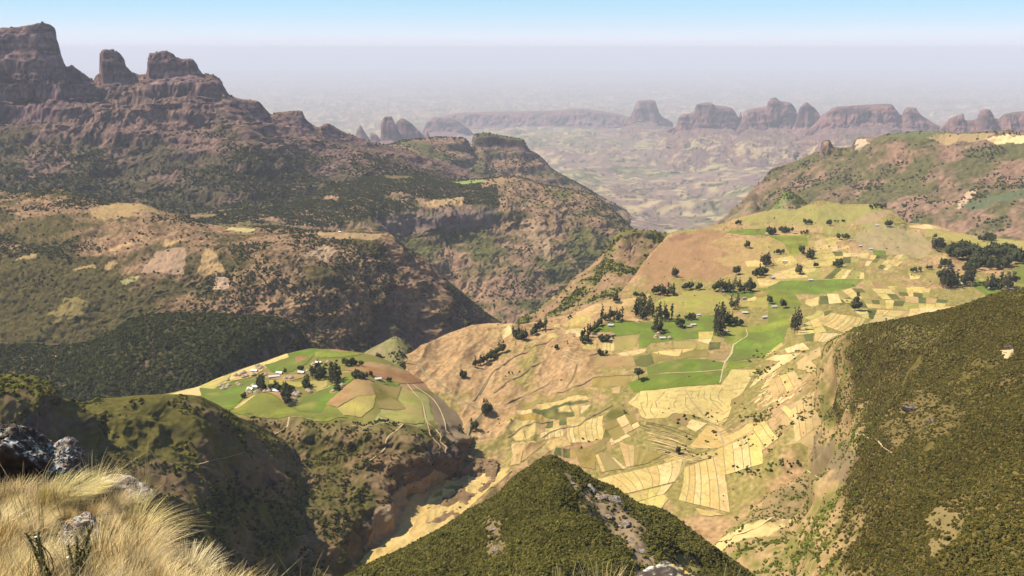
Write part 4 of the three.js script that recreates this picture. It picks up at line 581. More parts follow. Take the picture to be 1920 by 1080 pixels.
  field(s, 'yellow', z([590, 270, 640, 260, 680, 290, 630, 308])); field(s, 'wheat', z([645, 170, 690, 165, 685, 205, 645, 210])); field(s, 'yellow', z([710, 200, 760, 130, 890, 125, 885, 160, 780, 180])); field(s, 'gold', z([740, 188, 870, 182, 850, 205, 730, 208])); field(s, 'pale', z([725, 220, 850, 207, 845, 230, 720, 265])); field(s, 'pale', z([285, 260, 340, 210, 360, 270, 300, 285]));
  field(s, 'tan', z([770, 80, 1000, 50, 1210, 2, 1200, 30, 1000, 82, 900, 97])); field(s, 'tan', z([150, 200, 260, 182, 390, 182, 400, 200, 320, 220, 260, 240])); field(s, 'tan', z([170, 260, 260, 240, 290, 270, 200, 300]));
  field(s, 'brown', z([870, 400, 1175, 390, 1195, 458, 900, 465])); field(s, 'dark', z([1175, 395, 1300, 375, 1320, 440, 1260, 465, 1195, 455])); field(s, 'olive', z([1300, 375, 1460, 345, 1500, 380, 1330, 435]));
  field(s, 'olive', z([420, 712, 520, 690, 700, 650, 860, 630, 860, 655, 640, 688, 530, 715, 500, 755, 420, 765])); field(s, 'wheat', z([525, 720, 640, 690, 860, 660, 875, 690, 640, 730, 620, 755, 530, 758])); field(s, 'dark', z([640, 735, 870, 695, 885, 712, 665, 752, 668, 795, 770, 790, 780, 815, 665, 832, 605, 830, 560, 800, 500, 797, 495, 770, 600, 756, 625, 752]));
  field(s, 'wheat', z([675, 757, 745, 745, 760, 785, 680, 790])); field(s, 'wheat', z([752, 745, 815, 738, 815, 820, 784, 824, 778, 788])); field(s, 'pale', z([820, 738, 895, 733, 850, 775, 825, 800])); field(s, 'pale', z([390, 770, 490, 766, 497, 800, 400, 808])); field(s, 'gold', z([335, 818, 560, 802, 607, 826, 590, 842, 330, 850]));
  field(s, 'wheat', z([322, 857, 590, 847, 550, 862, 440, 908, 345, 935])); field(s, 'dark', z([600, 847, 637, 842, 632, 890, 585, 890])); field(s, 'dark', z([680, 832, 725, 830, 727, 876, 680, 880])); field(s, 'wheat', z([640, 842, 676, 838, 676, 885, 637, 890])); field(s, 'wheat', z([588, 896, 692, 886, 682, 915, 585, 927]));
  field(s, 'wheat', z([730, 825, 862, 814, 815, 880, 730, 890])); field(s, 'wheat', z([437, 912, 545, 864, 545, 940, 462, 985])); field(s, 'wheat', z([355, 950, 430, 917, 455, 985, 380, 992]));
  parcels(s, z([552, 935, 700, 905, 705, 965, 550, 985]), 6, 1, ['wheat', 'pale'], { bw: 1.8 }); parcels(s, z([705, 905, 978, 790, 992, 960, 715, 1010]), 8, 1, ['wheat', 'wheat', 'pale'], { bw: 1.8, bend: -4 }); field(s, 'wheat', z([560, 1062, 600, 1000, 710, 962, 760, 1012, 690, 1040, 620, 1062]));
  field(s, 'pale', z([355, 1020, 440, 1000, 470, 1030, 430, 1080, 400, 1100, 365, 1090])); field(s, 'wheat', z([460, 1010, 520, 1000, 510, 1030, 470, 1032])); field(s, 'gold', z([755, 1040, 795, 1035, 788, 1090, 755, 1090])); field(s, 'dark', z([655, 1045, 690, 1043, 692, 1090, 640, 1090])); field(s, 'dark', z([705, 1040, 750, 1036, 750, 1090, 705, 1090]));
  field(s, 'tan', z([1035, 607, 1095, 590, 1085, 640, 1040, 642])); field(s, 'pale', z([1020, 955, 1090, 885, 1160, 930, 1120, 945, 1030, 995])); field(s, 'olive', z([900, 540, 1050, 500, 1160, 530, 1140, 590, 1000, 600, 900, 600])); field(s, 'scrubland', z([960, 990, 990, 880, 1000, 780, 1120, 700, 1160, 800, 1190, 870, 1080, 890, 1010, 970]));
  z = Z(1160, 600, 3.6);
  field(s, 'green', z([770, 175, 880, 90, 1140, 50, 1110, 140, 980, 250, 770, 280, 722, 290, 768, 220])); field(s, 'green2', z([740, 20, 860, 50, 1150, 0, 1160, 50, 880, 92, 780, 160, 720, 150, 700, 108]));
  field(s, 'yellow', z([540, 80, 640, 80, 628, 125, 538, 130])); field(s, 'pale', z([540, 132, 628, 127, 615, 165, 540, 145])); field(s, 'lime', z([370, 145, 530, 147, 520, 190, 375, 190])); field(s, 'wheat', z([225, 225, 310, 205, 430, 195, 405, 250, 330, 240])); field(s, 'wheat', z([430, 197, 510, 190, 480, 220, 430, 222])); field(s, 'lime', z([530, 162, 605, 160, 600, 200, 525, 200])); field(s, 'dark', z([612, 150, 690, 150, 680, 197, 607, 202])); field(s, 'lime', z([640, 110, 710, 108, 690, 150, 630, 150]));
  field(s, 'olive', z([420, 225, 500, 203, 600, 202, 600, 250, 420, 262])); field(s, 'brown', z([605, 235, 745, 230, 720, 270, 610, 265]));
  field(s, 'green', z([190, 320, 400, 265, 600, 265, 715, 290, 700, 335, 490, 350, 270, 362, 200, 370])); field(s, 'green', z([60, 430, 130, 400, 200, 374, 270, 366, 490, 354, 700, 340, 690, 430, 480, 445, 180, 475, 100, 490])); field(s, 'green2', z([735, 285, 960, 280, 940, 300, 750, 340, 700, 420, 715, 330]));
  const tw = z([60, 560, 150, 480, 440, 452, 690, 440, 760, 335, 940, 340, 900, 380, 840, 490, 770, 540, 760, 600, 740, 660, 690, 720, 610, 690, 560, 660, 470, 640, 370, 630, 330, 665, 190, 670, 150, 650, 130, 600]);
  field(s, 'wheat', tw); field(s, 'brown', z([370, 632, 485, 665, 455, 720, 335, 670])); field(s, 'pale', z([487, 668, 600, 700, 520, 755, 455, 722]));
  field(s, 'wheat', z([600, 712, 690, 722, 745, 770, 870, 700, 1010, 680, 880, 770, 720, 850, 640, 870, 470, 860, 520, 800])); field(s, 'pale', z([990, 270, 1060, 240, 1230, 225, 1150, 280, 1060, 340, 900, 450, 880, 460, 940, 380, 1060, 310, 1090, 280])); field(s, 'pale', z([1120, 195, 1240, 155, 1290, 200, 1140, 222]));
  field(s, 'tan', z([1200, 290, 1280, 220, 1360, 185, 1370, 240, 1300, 280, 1370, 350, 1300, 360, 1210, 330])); field(s, 'wheat', z([300, 940, 640, 890, 720, 850, 830, 800, 1010, 690, 960, 760, 860, 840, 800, 890, 670, 930, 450, 960, 330, 985])); field(s, 'olive', z([760, 540, 830, 500, 850, 540, 790, 600, 750, 580]));
  field(s, 'yellow', z([980, 260, 1000, 230, 1100, 150, 1110, 175, 1020, 235]));
  for (const l of [[80, 560, 110, 540, 140, 500, 145, 480], [190, 480, 195, 560, 185, 600], [320, 475, 280, 520, 250, 560, 260, 600], [390, 530, 370, 570, 390, 600], [450, 510, 450, 570, 480, 610, 540, 660], [500, 480, 490, 510, 500, 530], [545, 480, 535, 520, 545, 540], [580, 480, 575, 520, 600, 545], [620, 490, 620, 530, 680, 560, 700, 590], [610, 520, 650, 570, 710, 625], [690, 470, 670, 520, 720, 570], [760, 480, 800, 500], [700, 460, 690, 490], [230, 560, 215, 610, 240, 650], [150, 560, 160, 600, 190, 650]]) ribbon(s, 'field_bank', z(l), 2.2, BANK, { hump: .3 });
  ribbon(s, 'track', z([445, 455, 490, 540, 610, 680, 690, 770, 720, 850]), 5, [.27, .205, .115]); ribbon(s, 'track', z([860, 50, 867, 100, 775, 170, 765, 220, 710, 300, 680, 430]), 4, [.36, .28, .16]); ribbon(s, 'track', z([270, 360, 500, 350, 700, 335]), 2.5, [.36, .32, .14]); ribbon(s, 'ditch', z([715, 285, 850, 278, 960, 272]), 3, [.16, .13, .06]);
  ribbon(s, 'ditch', z([190, 322, 380, 262]), 3, [.15, .115, .06]); ribbon(s, 'ditch', z([720, 850, 860, 770, 1010, 680, 1130, 580, 1280, 470]), 4, [.20, .17, .07]); ribbon(s, 'ditch', z([380, 1080, 430, 1000, 450, 960, 560, 925, 640, 880]), 5, [.25, .20, .09]);
  field(s, 'tan', z([1130, 620, 1180, 560, 1290, 490, 1365, 520, 1330, 600, 1370, 690, 1345, 760, 1340, 840, 1300, 900, 1270, 960, 1280, 860, 1230, 830, 1120, 850, 1200, 790, 1230, 700, 1080, 720])); field(s, 'pale', z([1380, 450, 1440, 360, 1475, 420, 1400, 475])); field(s, 'tan', z([1080, 700, 1150, 640, 1230, 620, 1220, 680, 1120, 730]));
  for (let i = 0; i < 120; i++) { const u = rnd(), v = rnd(), x = mix(mix(880, 1030, u), mix(1000, 1270, u), v), y = mix(mix(560, 360, u), mix(620, 450, u), v), w = rr(16, 60), h = rr(5, 12), k = rr(.35, .8); field(s, rnd() < .6 ? 'pale' : 'tan', z([x, y, x + w * .5, y - w * .5 * k - 3, x + w, y - w * k, x + w - 2, y - w * k + h * .8, x + w * .5, y - w * .5 * k + h, x + 4, y + h * .7]), { j: .6 }); }
  for (let i = 0; i < 26; i++) { const u = i / 26, x = mix(130, 260, u) + rr(-10, 60), y = mix(690, 905, u), L = rr(120, 330); ribbon(s, 'terrace_edge', z([x, y, x + L * .5, y + L * .12 + rr(-8, 8), x + L, y + L * .28]), rr(1.4, 3), rnd() < .6 ? [.40, .28, .13] : [.12, .085, .04], { j: 1.2 }); }
  for (let i = 0; i < 16; i++) { const x = rr(640, 760), y = rr(640, 800), L = rr(40, 110); ribbon(s, 'terrace_edge', z([x, y, x + L * .5, y - L * .2, x + L, y - L * .55]), rr(1.4, 2.6), [.19, .14, .06], { j: 1.2 }); }
  for (let i = 0; i < 30; i++) { const x = rr(150, 1000), y = rr(900, 960) + (1000 - x) * .05, L = rr(30, 90); ribbon(s, 'terrace_edge', z([x, y, x + L * .5, y - 8, x + L, y - 22]), rr(1.2, 2.2), [.22, .16, .065], { j: 1.2 }); }
  // wheat in the valley, and below the plateau
  z = Z(900, 780, 3.2);
  parcels(s, z([690, 385, 1215, 258, 1165, 400, 850, 480]), 7, 1, ['wheat', 'pale', 'wheat'], { bw: 1.8, bend: 4 }); parcels(s, z([850, 485, 1160, 405, 1105, 470, 905, 530]), 5, 1, ['wheat', 'yellow', 'pale'], { bw: 1.6 }); parcels(s, z([1225, 310, 1440, 232, 1500, 590, 1190, 510]), 6, 1, ['wheat', 'wheat', 'pale'], { bw: 2.2, bend: 3, gap: .02 });
  field(s, 'yellow', z([905, 532, 1100, 472, 1130, 500, 1080, 562, 960, 540])); field(s, 'wheat', z([1290, 552, 1460, 595, 1380, 605, 1330, 600]));
  parcels(s, z([690, 235, 800, 250, 880, 320, 730, 345]), 6, 1, ['wheat', 'brown', 'pale', 'olive'], { bw: 1.6 }); parcels(s, z([830, 150, 1100, 235, 1000, 290, 880, 315]), 7, 1, ['brown', 'tan', 'olive'], { bw: 1.6 });
  field(s, 'olive', z([560, 215, 700, 190, 690, 330, 600, 310])); field(s, 'tan', z([180, 340, 215, 190, 265, 200, 240, 330])); field(s, 'tan', z([330, 270, 400, 215, 430, 240, 370, 290])); field(s, 'scrubland', z([660, 190, 740, 150, 760, 200, 690, 240])); field(s, 'brown', z([270, 200, 390, 190, 330, 260, 250, 320]));
  z = Z(600, 560, 2.7);
  field(s, 'tan', z([490, 980, 520, 900, 640, 840, 760, 810, 870, 850, 975, 910, 960, 930, 880, 1000, 780, 1040, 700, 1080, 480, 1090])); field(s, 'wheat', z([650, 852, 760, 820, 850, 832, 700, 845])); field(s, 'olive', z([570, 950, 690, 880, 760, 872, 700, 940, 600, 962])); field(s, 'wheat', z([690, 900, 755, 875, 740, 905, 670, 940])); field(s, 'wheat', z([755, 890, 845, 885, 840, 920, 755, 930])); field(s, 'pale', z([750, 940, 835, 932, 835, 960, 755, 966]));
  field(s, 'dark', z([840, 902, 880, 892, 882, 950, 840, 952])); field(s, 'green2', z([520, 990, 640, 962, 745, 966, 840, 962, 960, 902, 960, 925, 850, 955, 720, 988, 560, 1032])); field(s, 'wheat', z([615, 995, 680, 975, 692, 1000, 620, 1022])); field(s, 'gold', z([770, 875, 860, 868, 930, 895, 880, 890])); field(s, 'wheat', z([500, 1062, 700, 992, 960, 932, 880, 982, 760, 1042, 700, 1090, 560, 1120, 420, 1240, 300, 1320, 440, 1150]));
  field(s, 'wheat', z([430, 1130, 560, 1080, 640, 1090, 480, 1200, 380, 1300, 270, 1400, 200, 1420, 330, 1250]));
  field(s, 'wheat', [[958, 890], [940, 915], [900, 950], [850, 985], [800, 1015], [740, 1052], [690, 1085], [650, 1098], [668, 1070], [705, 1035], [750, 990], [800, 955], [850, 925], [905, 905]]); field(s, 'tan', [[745, 985], [790, 925], [830, 905], [845, 918], [800, 948], [752, 990], [700, 1038]]);
  parcels(s, [[1400, 812], [1472, 758], [1505, 792], [1424, 852]], 6, 1, ['pale', 'tan', 'wheat'], { bw: 1.8 }); parcels(s, [[1345, 846], [1425, 806], [1432, 872], [1350, 896]], 5, 1, ['pale', 'wheat', 'yellow'], { bw: 1.8 }); parcels(s, [[1482, 768], [1532, 728], [1536, 800], [1492, 832]], 4, 1, ['tan', 'pale'], { bw: 1.8 }); parcels(s, [[1440, 718], [1500, 690], [1520, 712], [1450, 752]], 5, 1, ['pale', 'wheat', 'tan'], { bw: 1.6 }); parcels(s, [[1130, 800], [1185, 770], [1200, 800], [1150, 828]], 3, 2, ['pale', 'tan', 'olive'], { bw: 1.6 });
  // gullies and streams on the brown slopes
  z = Z(860, 560, 3.6);
  for (const l of [[640, 640, 800, 605, 950, 530, 1180, 515], [800, 460, 770, 550, 720, 612], [95, 690, 180, 560, 330, 440, 560, 340, 640, 300], [140, 640, 200, 540, 230, 500], [880, 410, 960, 370], [330, 980, 400, 920, 560, 855, 640, 850], [545, 980, 640, 930, 800, 885, 870, 830, 1040, 720], [230, 640, 420, 520, 560, 440], [300, 750, 440, 660, 640, 560]]) ribbon(s, 'gully', z(l), 2.6, [.17, .125, .07], { hump: -.1, lift: .5 });
  for (const l of [[690, 385, 760, 400, 850, 420], [680, 400, 800, 430], [670, 415, 790, 445]]) ribbon(s, 'field_bank', z(l), 2, [.42, .33, .18]);
  z = Z(600, 560, 2.7); for (const l of [[385, 335, 480, 360, 560, 420, 640, 480, 740, 530, 830, 560], [880, 560, 780, 650, 740, 720, 700, 770]]) ribbon(s, 'stream_bed', z(l), 4, [.20, .17, .09]);
}
{
  const s = sheets.terr; let z = Z(320, 620, 4);
  field(s, 'green', z([215, 430, 320, 420, 370, 405, 460, 382, 640, 370, 660, 430, 560, 500, 480, 580, 430, 605, 330, 560, 230, 490])); field(s, 'wheat', z([690, 247, 870, 174, 890, 200, 760, 245, 700, 260])); field(s, 'green', z([700, 262, 890, 201, 872, 174, 1070, 137, 1110, 152, 1060, 200, 1020, 250, 900, 310, 760, 310])); field(s, 'red', z([930, 200, 1010, 190, 1020, 215, 940, 240])); field(s, 'green2', z([1080, 162, 1190, 147, 1340, 168, 1440, 178, 1300, 205, 1080, 205])); field(s, 'red', z([1190, 146, 1240, 142, 1340, 158, 1330, 168, 1200, 158]));
  field(s, 'green', z([900, 570, 960, 560, 1000, 500, 1100, 470, 1220, 420, 1370, 390, 1370, 410, 1280, 460, 1180, 560, 1130, 620, 960, 610])); field(s, 'green2', z([450, 610, 560, 545, 640, 502, 760, 512, 870, 577, 960, 612, 1130, 622, 1170, 560, 1250, 590, 1300, 640, 1330, 660, 1150, 680, 900, 662, 600, 662])); field(s, 'meadow', z([1030, 385, 1180, 360, 1180, 420, 1100, 465, 1060, 420])); field(s, 'meadow', z([740, 370, 1000, 390, 980, 430, 740, 402]));
  field(s, 'brown', z([1160, 560, 1250, 490, 1350, 430, 1470, 380, 1530, 430, 1540, 500, 1400, 520, 1250, 580])); field(s, 'meadow', z([1250, 590, 1400, 522, 1540, 502, 1520, 590, 1430, 650, 1300, 640])); field(s, 'scrubland', z([1500, 430, 1620, 420, 1730, 420, 1700, 520, 1760, 590, 1680, 600, 1560, 590, 1540, 510])); field(s, 'green', z([1640, 370, 1720, 400, 1700, 430, 1600, 410])); field(s, 'tan', z([640, 500, 560, 550, 500, 590, 470, 585, 560, 530])); field(s, 'lime', z([1740, 420, 1880, 520, 1900, 690, 1700, 700, 1560, 640, 1680, 605, 1765, 592, 1710, 520]), {});
  field(s, 'yellow', z([215, 432, 330, 440, 370, 400, 440, 360, 450, 332, 350, 370, 230, 410])); field(s, 'red', z([1290, 300, 1420, 270, 1640, 285, 1800, 330, 1900, 390, 1740, 400, 1600, 370, 1470, 350])); field(s, 'brown', z([660, 320, 740, 310, 800, 330, 1000, 330, 1010, 350, 880, 385, 740, 365, 690, 350]));
  field(s, 'brown', z([700, 470, 780, 460, 900, 510, 880, 570, 760, 500])); field(s, 'tan', z([400, 400, 440, 380, 620, 290, 690, 270, 690, 300, 600, 350, 460, 380]));
  z = Z(600, 560, 2.7);
  ribbon(s, 'track', z([440, 430, 520, 540, 540, 620, 590, 660, 600, 740, 580, 790]), 2.2, [.30, .205, .115]); ribbon(s, 'track', z([470, 435, 580, 520, 630, 620, 640, 680, 680, 760]), 2.2, [.30, .205, .115]); ribbon(s, 'track', z([540, 620, 560, 700, 560, 790]), 1.8, [.28, .19, .11]); ribbon(s, 'track', z([160, 640, 420, 650, 350, 700, 330, 760, 250, 830]), 2.5, [.32, .24, .14]);
  z = Z(320, 620, 4); ribbon(s, 'track', z([1370, 393, 1220, 423, 1090, 462]), 2.6, [.40, .30, .17]); ribbon(s, 'track', z([890, 655, 880, 720, 780, 770, 720, 800]), 3, [.34, .25, .15]); ribbon(s, 'track', z([640, 500, 560, 552, 480, 590]), 3.2, [.48, .33, .18]);
  ribbon(s, 'field_bank', z([900, 662, 1000, 668, 1150, 676]), 1.6, [.30, .22, .12]); ribbon(s, 'field_bank', z([1230, 560, 1240, 575, 1380, 650]), 2.5, BANK);
}
{
  let z = Z(0, 640, 2.455); ribbon(sheets.hill, 'track', z([880, 590, 1000, 550, 1090, 530]), 1.8, [.30, .23, .13]);
  z = Z(1320, 640, 2.455); const s = sheets.rslope; ribbon(s, 'track', z([465, 600, 520, 635, 580, 665]), 2.2, [.45, .33, .2]); ribbon(s, 'track', z([690, 430, 760, 465, 840, 515, 925, 560]), 1.8, [.42, .31, .2]); ribbon(s, 'track', z([300, 665, 380, 640, 465, 600]), 2, [.32, .235, .14]); ribbon(s, 'track', z([20, 945, 130, 945, 250, 895, 350, 845]), 3, [.5, .36, .17]);
  z = Z(0, 350, 2.7); ribbon(sheets.forest, 'dirt_road', z([160, 950, 230, 910, 285, 860, 290, 820]), 5, [.40, .24, .15]); ribbon(sheets.forest, 'dirt_road', z([330, 812, 430, 800, 510, 772]), 3.5, [.36, .24, .14]); ribbon(sheets.spur, 'dirt_road', z([90, 42, 200, 30, 290, 22]), 6, [.34, .24, .15]);
}
// ---------------------------------------------------------------- vegetation that nobody could count
function leafMass(n, leaf, squash, core, o = {}) {   // leaf-sized triangles through the volume of an uneven crown, round a darker heart
  const pos = [], nor = [], col = [], lobes = []; for (let i = 0; i < (o.lobes ?? 4); i++) lobes.push([rr(-.45, .45), rr(.1, .6) * squash, rr(-.45, .45), rr(.4, .62)]);
  for (let i = 0; i < n; i++) {
    const L = lobes[i % lobes.length], y = rr(-.5, 1), a = rr(0, 6.283), r = Math.sqrt(Math.max(0, 1 - y * y)), q = rr(.72, 1.05) * L[3], d = [r * Math.cos(a), y, r * Math.sin(a)];
    const c = [L[0] + d[0] * q, Math.max(.02, L[1] + d[1] * q * squash), L[2] + d[2] * q], u = new THREE.Vector3(rr(-1, 1), rr(-1, 1), rr(-1, 1)).cross(new THREE.Vector3(...d)).normalize(), w = new THREE.Vector3(...d).cross(u).addScaledVector(new THREE.Vector3(...d), rr(-.7, .7)).normalize(), s = leaf * rr(.7, 1.4), k = rr(.75, 1.25);
    for (const [e, f] of [[-.6, -.5], [.6, -.5], [0, .8]]) { pos.push(c[0] + (u.x * e + w.x * f) * s, c[1] + (u.y * e + w.y * f) * s, c[2] + (u.z * e + w.z * f) * s); nor.push(d[0] * .8, d[1] * .8 + .35, d[2] * .8); col.push(k, k, k); }
  }
  for (const L of lobes) if (core) { const g = new THREE.IcosahedronGeometry(L[3] * core, 0), p = g.attributes.position.array; for (let i = 0; i < p.length; i += 3) { pos.push(L[0] + p[i], Math.max(0, L[1] + p[i + 1] * squash), L[2] + p[i + 2]); const h = Math.hypot(p[i], p[i + 1], p[i + 2]); nor.push(p[i] / h, p[i + 1] / h, p[i + 2] / h); col.push(.8, .8, .8); } }
  const g = new THREE.BufferGeometry(); g.setAttribute('position', new THREE.Float32BufferAttribute(pos, 3)); g.setAttribute('normal', new THREE.Float32BufferAttribute(nor, 3)); g.setAttribute('color', new THREE.Float32BufferAttribute(col, 3)); return g;
}
const LEAF = new THREE.MeshLambertMaterial({ vertexColors: true, side: THREE.DoubleSide });
const BUSH = [leafMass(44, .34, .8, .8), leafMass(44, .34, .9, .8, { lobes: 3 })], BLOB = [leafMass(26, .5, 1, .85, { lobes: 3 }), leafMass(26, .5, 1.1, .85, { lobes: 2 })];
const tmp = new THREE.Object3D(), tc = new THREE.Color();
let copies = 0;
function scatter(name, label, s, dens, size, cols, mask, o = {}) {
  const { nC, nV, pos, vl, crest } = s, A = new THREE.Vector3(), B = new THREE.Vector3(), list = [[], []];
  for (let v = 0; v < nV - 1; v++) {
    const vv = vl[v] - crest; if (vv < -.15) continue;
    for (let c = 0; c < nC - 1; c++) {
      const px = s.cols[c]; if (px < -80 || px > 2000) continue;
      const i = (v * nC + c) * 3; if (s.py[v * nC + c] > 1180) continue;
      A.set(pos[i + 3] - pos[i], pos[i + 4] - pos[i + 1], pos[i + 5] - pos[i + 2]); const j = i + nC * 3; B.set(pos[j] - pos[i], pos[j + 1] - pos[i + 1], pos[j + 2] - pos[i + 2]);
      const area = Math.min(A.cross(B).length(), 4000), x = pos[i], y = pos[i + 1], z = pos[i + 2], m = mask(px, vv, x, y, z, s.N[i + 1], s.py[v * nC + c]) * (1 - s.bare[v * nC + c] * (o.bare ?? 1));
      if (m <= 0) continue;
      let k = area * dens * m; k = Math.floor(k) + (rnd() < k % 1 ? 1 : 0);
      for (let q = 0; q < k; q++) list[rnd() < .5 ? 0 : 1].push([...s.at(c + rnd(), v + rnd()), m]);
    }
  }
  list.forEach((l, w) => {
    if (!l.length) return;
    const im = shadowed(new THREE.InstancedMesh((o.geo ?? BUSH)[w], LEAF, l.length));
    l.forEach((p, i) => { const q = rr(size[0], size[1]) * (.75 + .5 * rnd()); tmp.position.set(p[0], p[1] - .12 * q, p[2]); tmp.rotation.set(0, rr(0, 6.28), 0); tmp.scale.set(q * rr(.85, 1.2), q * rr(.75, 1.15) * (o.tall ?? 1), q * rr(.85, 1.2)); tmp.updateMatrix(); im.setMatrixAt(i, tmp.matrix); const c = cols[Math.floor(rnd() * cols.length)], f = rr(.75, 1.25) * (1 + .3 * fbm(p[0] / 60, p[1] / 60, p[2] / 60, 2)); im.setColorAt(i, tc.setRGB(c[0] * f, c[1] * f, c[2] * f)); });
    im.name = numbered(name); im.userData = { kind: 'stuff', label }; scene.add(im); copies += l.length;
  });
}
const HEATH = [[.084, .067, .016], [.066, .056, .014], [.104, .080, .020], [.055, .051, .014]], HEATHG = [[.084, .074, .017], [.066, .060, .015], [.106, .090, .022], [.054, .052, .014]], EVER = [[.040, .045, .014], [.030, .036, .012], [.058, .058, .018], [.046, .045, .014]], FRESH = [[.105, .118, .02], [.085, .10, .018], [.12, .122, .024]], DRY = [[.16, .115, .06], [.13, .095, .055], [.10, .09, .04]];
const patch = (x, z, S, lo, hi, k = 0) => smooth(lo, hi, fbm(x / S + k, 0, z / S - k, 3));
scatter('heath_shrubs', 'olive heath shrubs covering the near mountainside at the right', sheets.rslope, .55, [.5, 1.8], HEATH, (px, v, x, y, z) => { const n = fbm(x / 46, y / 46, z / 46, 4) + .6 * fbm(x / 130 + 3, y / 130, z / 130, 3); const t = smooth(-.1, .3, (px - 1585) / 180 + .55 * fbm(x / 42, y / 42, z / 42, 4) - .12 * smooth(.8, 1.6, v)); return v < 0 ? .3 : mix(.06, 1, t) * smooth(-.24, .06, n + mix(-.12, .2, smooth(1530, 1680, px)) + .12 * smooth(1, 2.5, v)); });
scatter('green_bushes', 'fresh green bushes in the gullies of the near mountainside', sheets.rslope, .04, [1.5, 3], FRESH, (px, v, x, y, z) => (1 - smooth(1560, 1700, px)) * smooth(-.02, .2, fbm(x / 45 + 9, y / 45, z / 45, 3)));
scatter('green_bushes', 'fresh green bushes in the gully between wheat terraces and the right mountainside', sheets.plat, .03, [1.5, 3.2], [...FRESH, ...EVER], (px, v, x, y, z, ny, py) => { const a = smooth(1360, 1420, px) * smooth(640, 720, py) * smooth(.02, .2, fbm(x / 40, y / 40, z / 40, 3)); return px > 1240 && px < 1345 && py > 760 && py < 860 ? .5 * smooth(0, .2, fbm(x / 25, 0, z / 25, 3)) + .5 * a : a; }, { bare: .7 });
scatter('heath_shrubs', 'olive heath shrubs covering the pointed knoll', sheets.knoll, .75, [.5, 1.9], HEATHG, (px, v, x, y, z) => v < 0 ? .5 : smooth(-.6, -.2, fbm(x / 25, y / 25, z / 25, 3)));
scatter('scrub', 'dark scrub in the gullies of the near grassy hill', sheets.hill, .075, [1.2, 3.2], [...EVER, ...HEATH, ...HEATH, ...FRESH], (px, v, x, y, z) => { const n = fbm(x / 38, y / 38, z / 38, 4); return px < 100 && v < 1 ? .8 : (px < 330 && v < 2 ? smooth(.2, .32, n) : v > 2.3 ? smooth(-.15, .1, n) : smooth(.0, .2, n)); });
scatter('scrub', 'dark scrub on the eroded front of the village terrace', sheets.terr, .08, [1.2, 2.8], [...EVER, ...HEATH, ...HEATH], (px, v, x, y, z) => v < 3.05 ? 0 : v > 5.2 && px > 640 ? .02 : (px > 700 ? .35 : 1) * smooth(-.1, .2, fbm(x / 30, y / 30, z / 30, 4)));
scatter('forest', 'evergreen forest covering the shaded ridge', sheets.forest, .036, [2.8, 5.6], EVER, (px, v, x, y, z) => v < 0 ? .6 : .7 + .3 * smooth(-.4, .05, fbm(x / 120, y / 120, z / 120, 3)), { geo: BLOB, bare: .9 });
scatter('scrub', 'scattered trees and scrub on the terraced spur', sheets.spur, .016, [1.8, 4.6], EVER, (px, v, x, y, z) => { const n = fbm(x / 190, y / 190, z / 190, 4), e = mix(-.05, .14, smooth(400, 470, px)) + .14 * (1 - smooth(120, 220, px)) * (1 - smooth(.8, 1.1, v)) - .2 * (1 - smooth(250, 400, px)) * smooth(.9, 1.2, v); return .07 + smooth(.0, .28, n + e); }, { geo: BLOB });
scatter('forest', 'evergreen forest on the shelf above the gorge cliff', sheets.gorge, .0125, [4, 6.8], EVER, (px, v, x, y, z) => { const n = fbm(x / 260, y / 260, z / 260, 4); return v < 0 ? .4 : v < 1.0 ? (px < 930 ? smooth(-.22, -.02, n + (px < 700 ? .12 : .02)) : .12) : v > 2 ? .03 + .35 * smooth(.0, .25, n) : .07; }, { geo: BLOB });
scatter('forest', 'dark scrub and trees at the foot of the dark escarpment', sheets.esc, .0075, [4, 8], EVER, (px, v, x, y, z, ny) => { const n = fbm(x / 240, y / 420, z / 240, 4); return (.1 + .9 * smooth(.6, .8, ny)) * (v < 2.3 ? .35 : 1) * (v < 1.2 ? .25 * smooth(.7, .85, ny) : smooth(-.1, .3, n + clamp((v - 3) * .3, -.2, .34))); }, { geo: BLOB });
scatter('scrub', 'scrub on the flat-topped green cliff', sheets.rear, .004, [5, 8], EVER, (px, v, x, y, z) => v < .2 ? .9 : .1 + .5 * smooth(0, .25, fbm(x / 220, y / 220, z / 220, 3)), { geo: BLOB });
scatter('scrub', 'scrub scattered over the right escarpment', sheets.right, .004, [4, 7.5], EVER, (px, v, x, y, z) => .05 + smooth(.02, .3, fbm(x / 240, y / 240, z / 240, 4)), { geo: BLOB, bare: .6 });
scatter('scrub', 'green scrub on the rocky bluff', sheets.bluff, .026, [2, 4.4], [...EVER, ...FRESH], (px, v, x, y, z) => .06 + smooth(-.05, .25, fbm(x / 90, y / 90, z / 90, 3)) * (v < .5 && px > 1150 ? .25 : 1), { geo: BLOB });
scatter('scrub', 'scrub on the olive knob beside the village terrace', sheets.knoba, .03, [1.5, 3], EVER, (px, v, x, y, z) => smooth(0, .25, fbm(x / 40, y / 40, z / 40, 3)) + (px > 755 ? .5 : 0), { geo: BLOB });
scatter('scrub', 'scrub on the green-topped rock knob', sheets.knobc, .02, [2, 3.5], FRESH, (px, v) => v < .6 ? 1 : .2, { geo: BLOB });
scatter('bushes', 'sparse bushes on the brown plateau slopes', sheets.plat, .0042, [1.2, 2.4], [...EVER, ...FRESH, ...DRY], (px, v, x, y, z) => { const n = fbm(x / 70, 0, z / 70, 4); return v > 7 ? 0 : px < 1180 ? .04 + .8 * smooth(.22, .4, n) : v < 1.8 ? .05 + .35 * smooth(.15, .4, n) : v > 4.8 ? .25 * smooth(.1, .3, n) : .02; }, { geo: BLOB, bare: .8 });

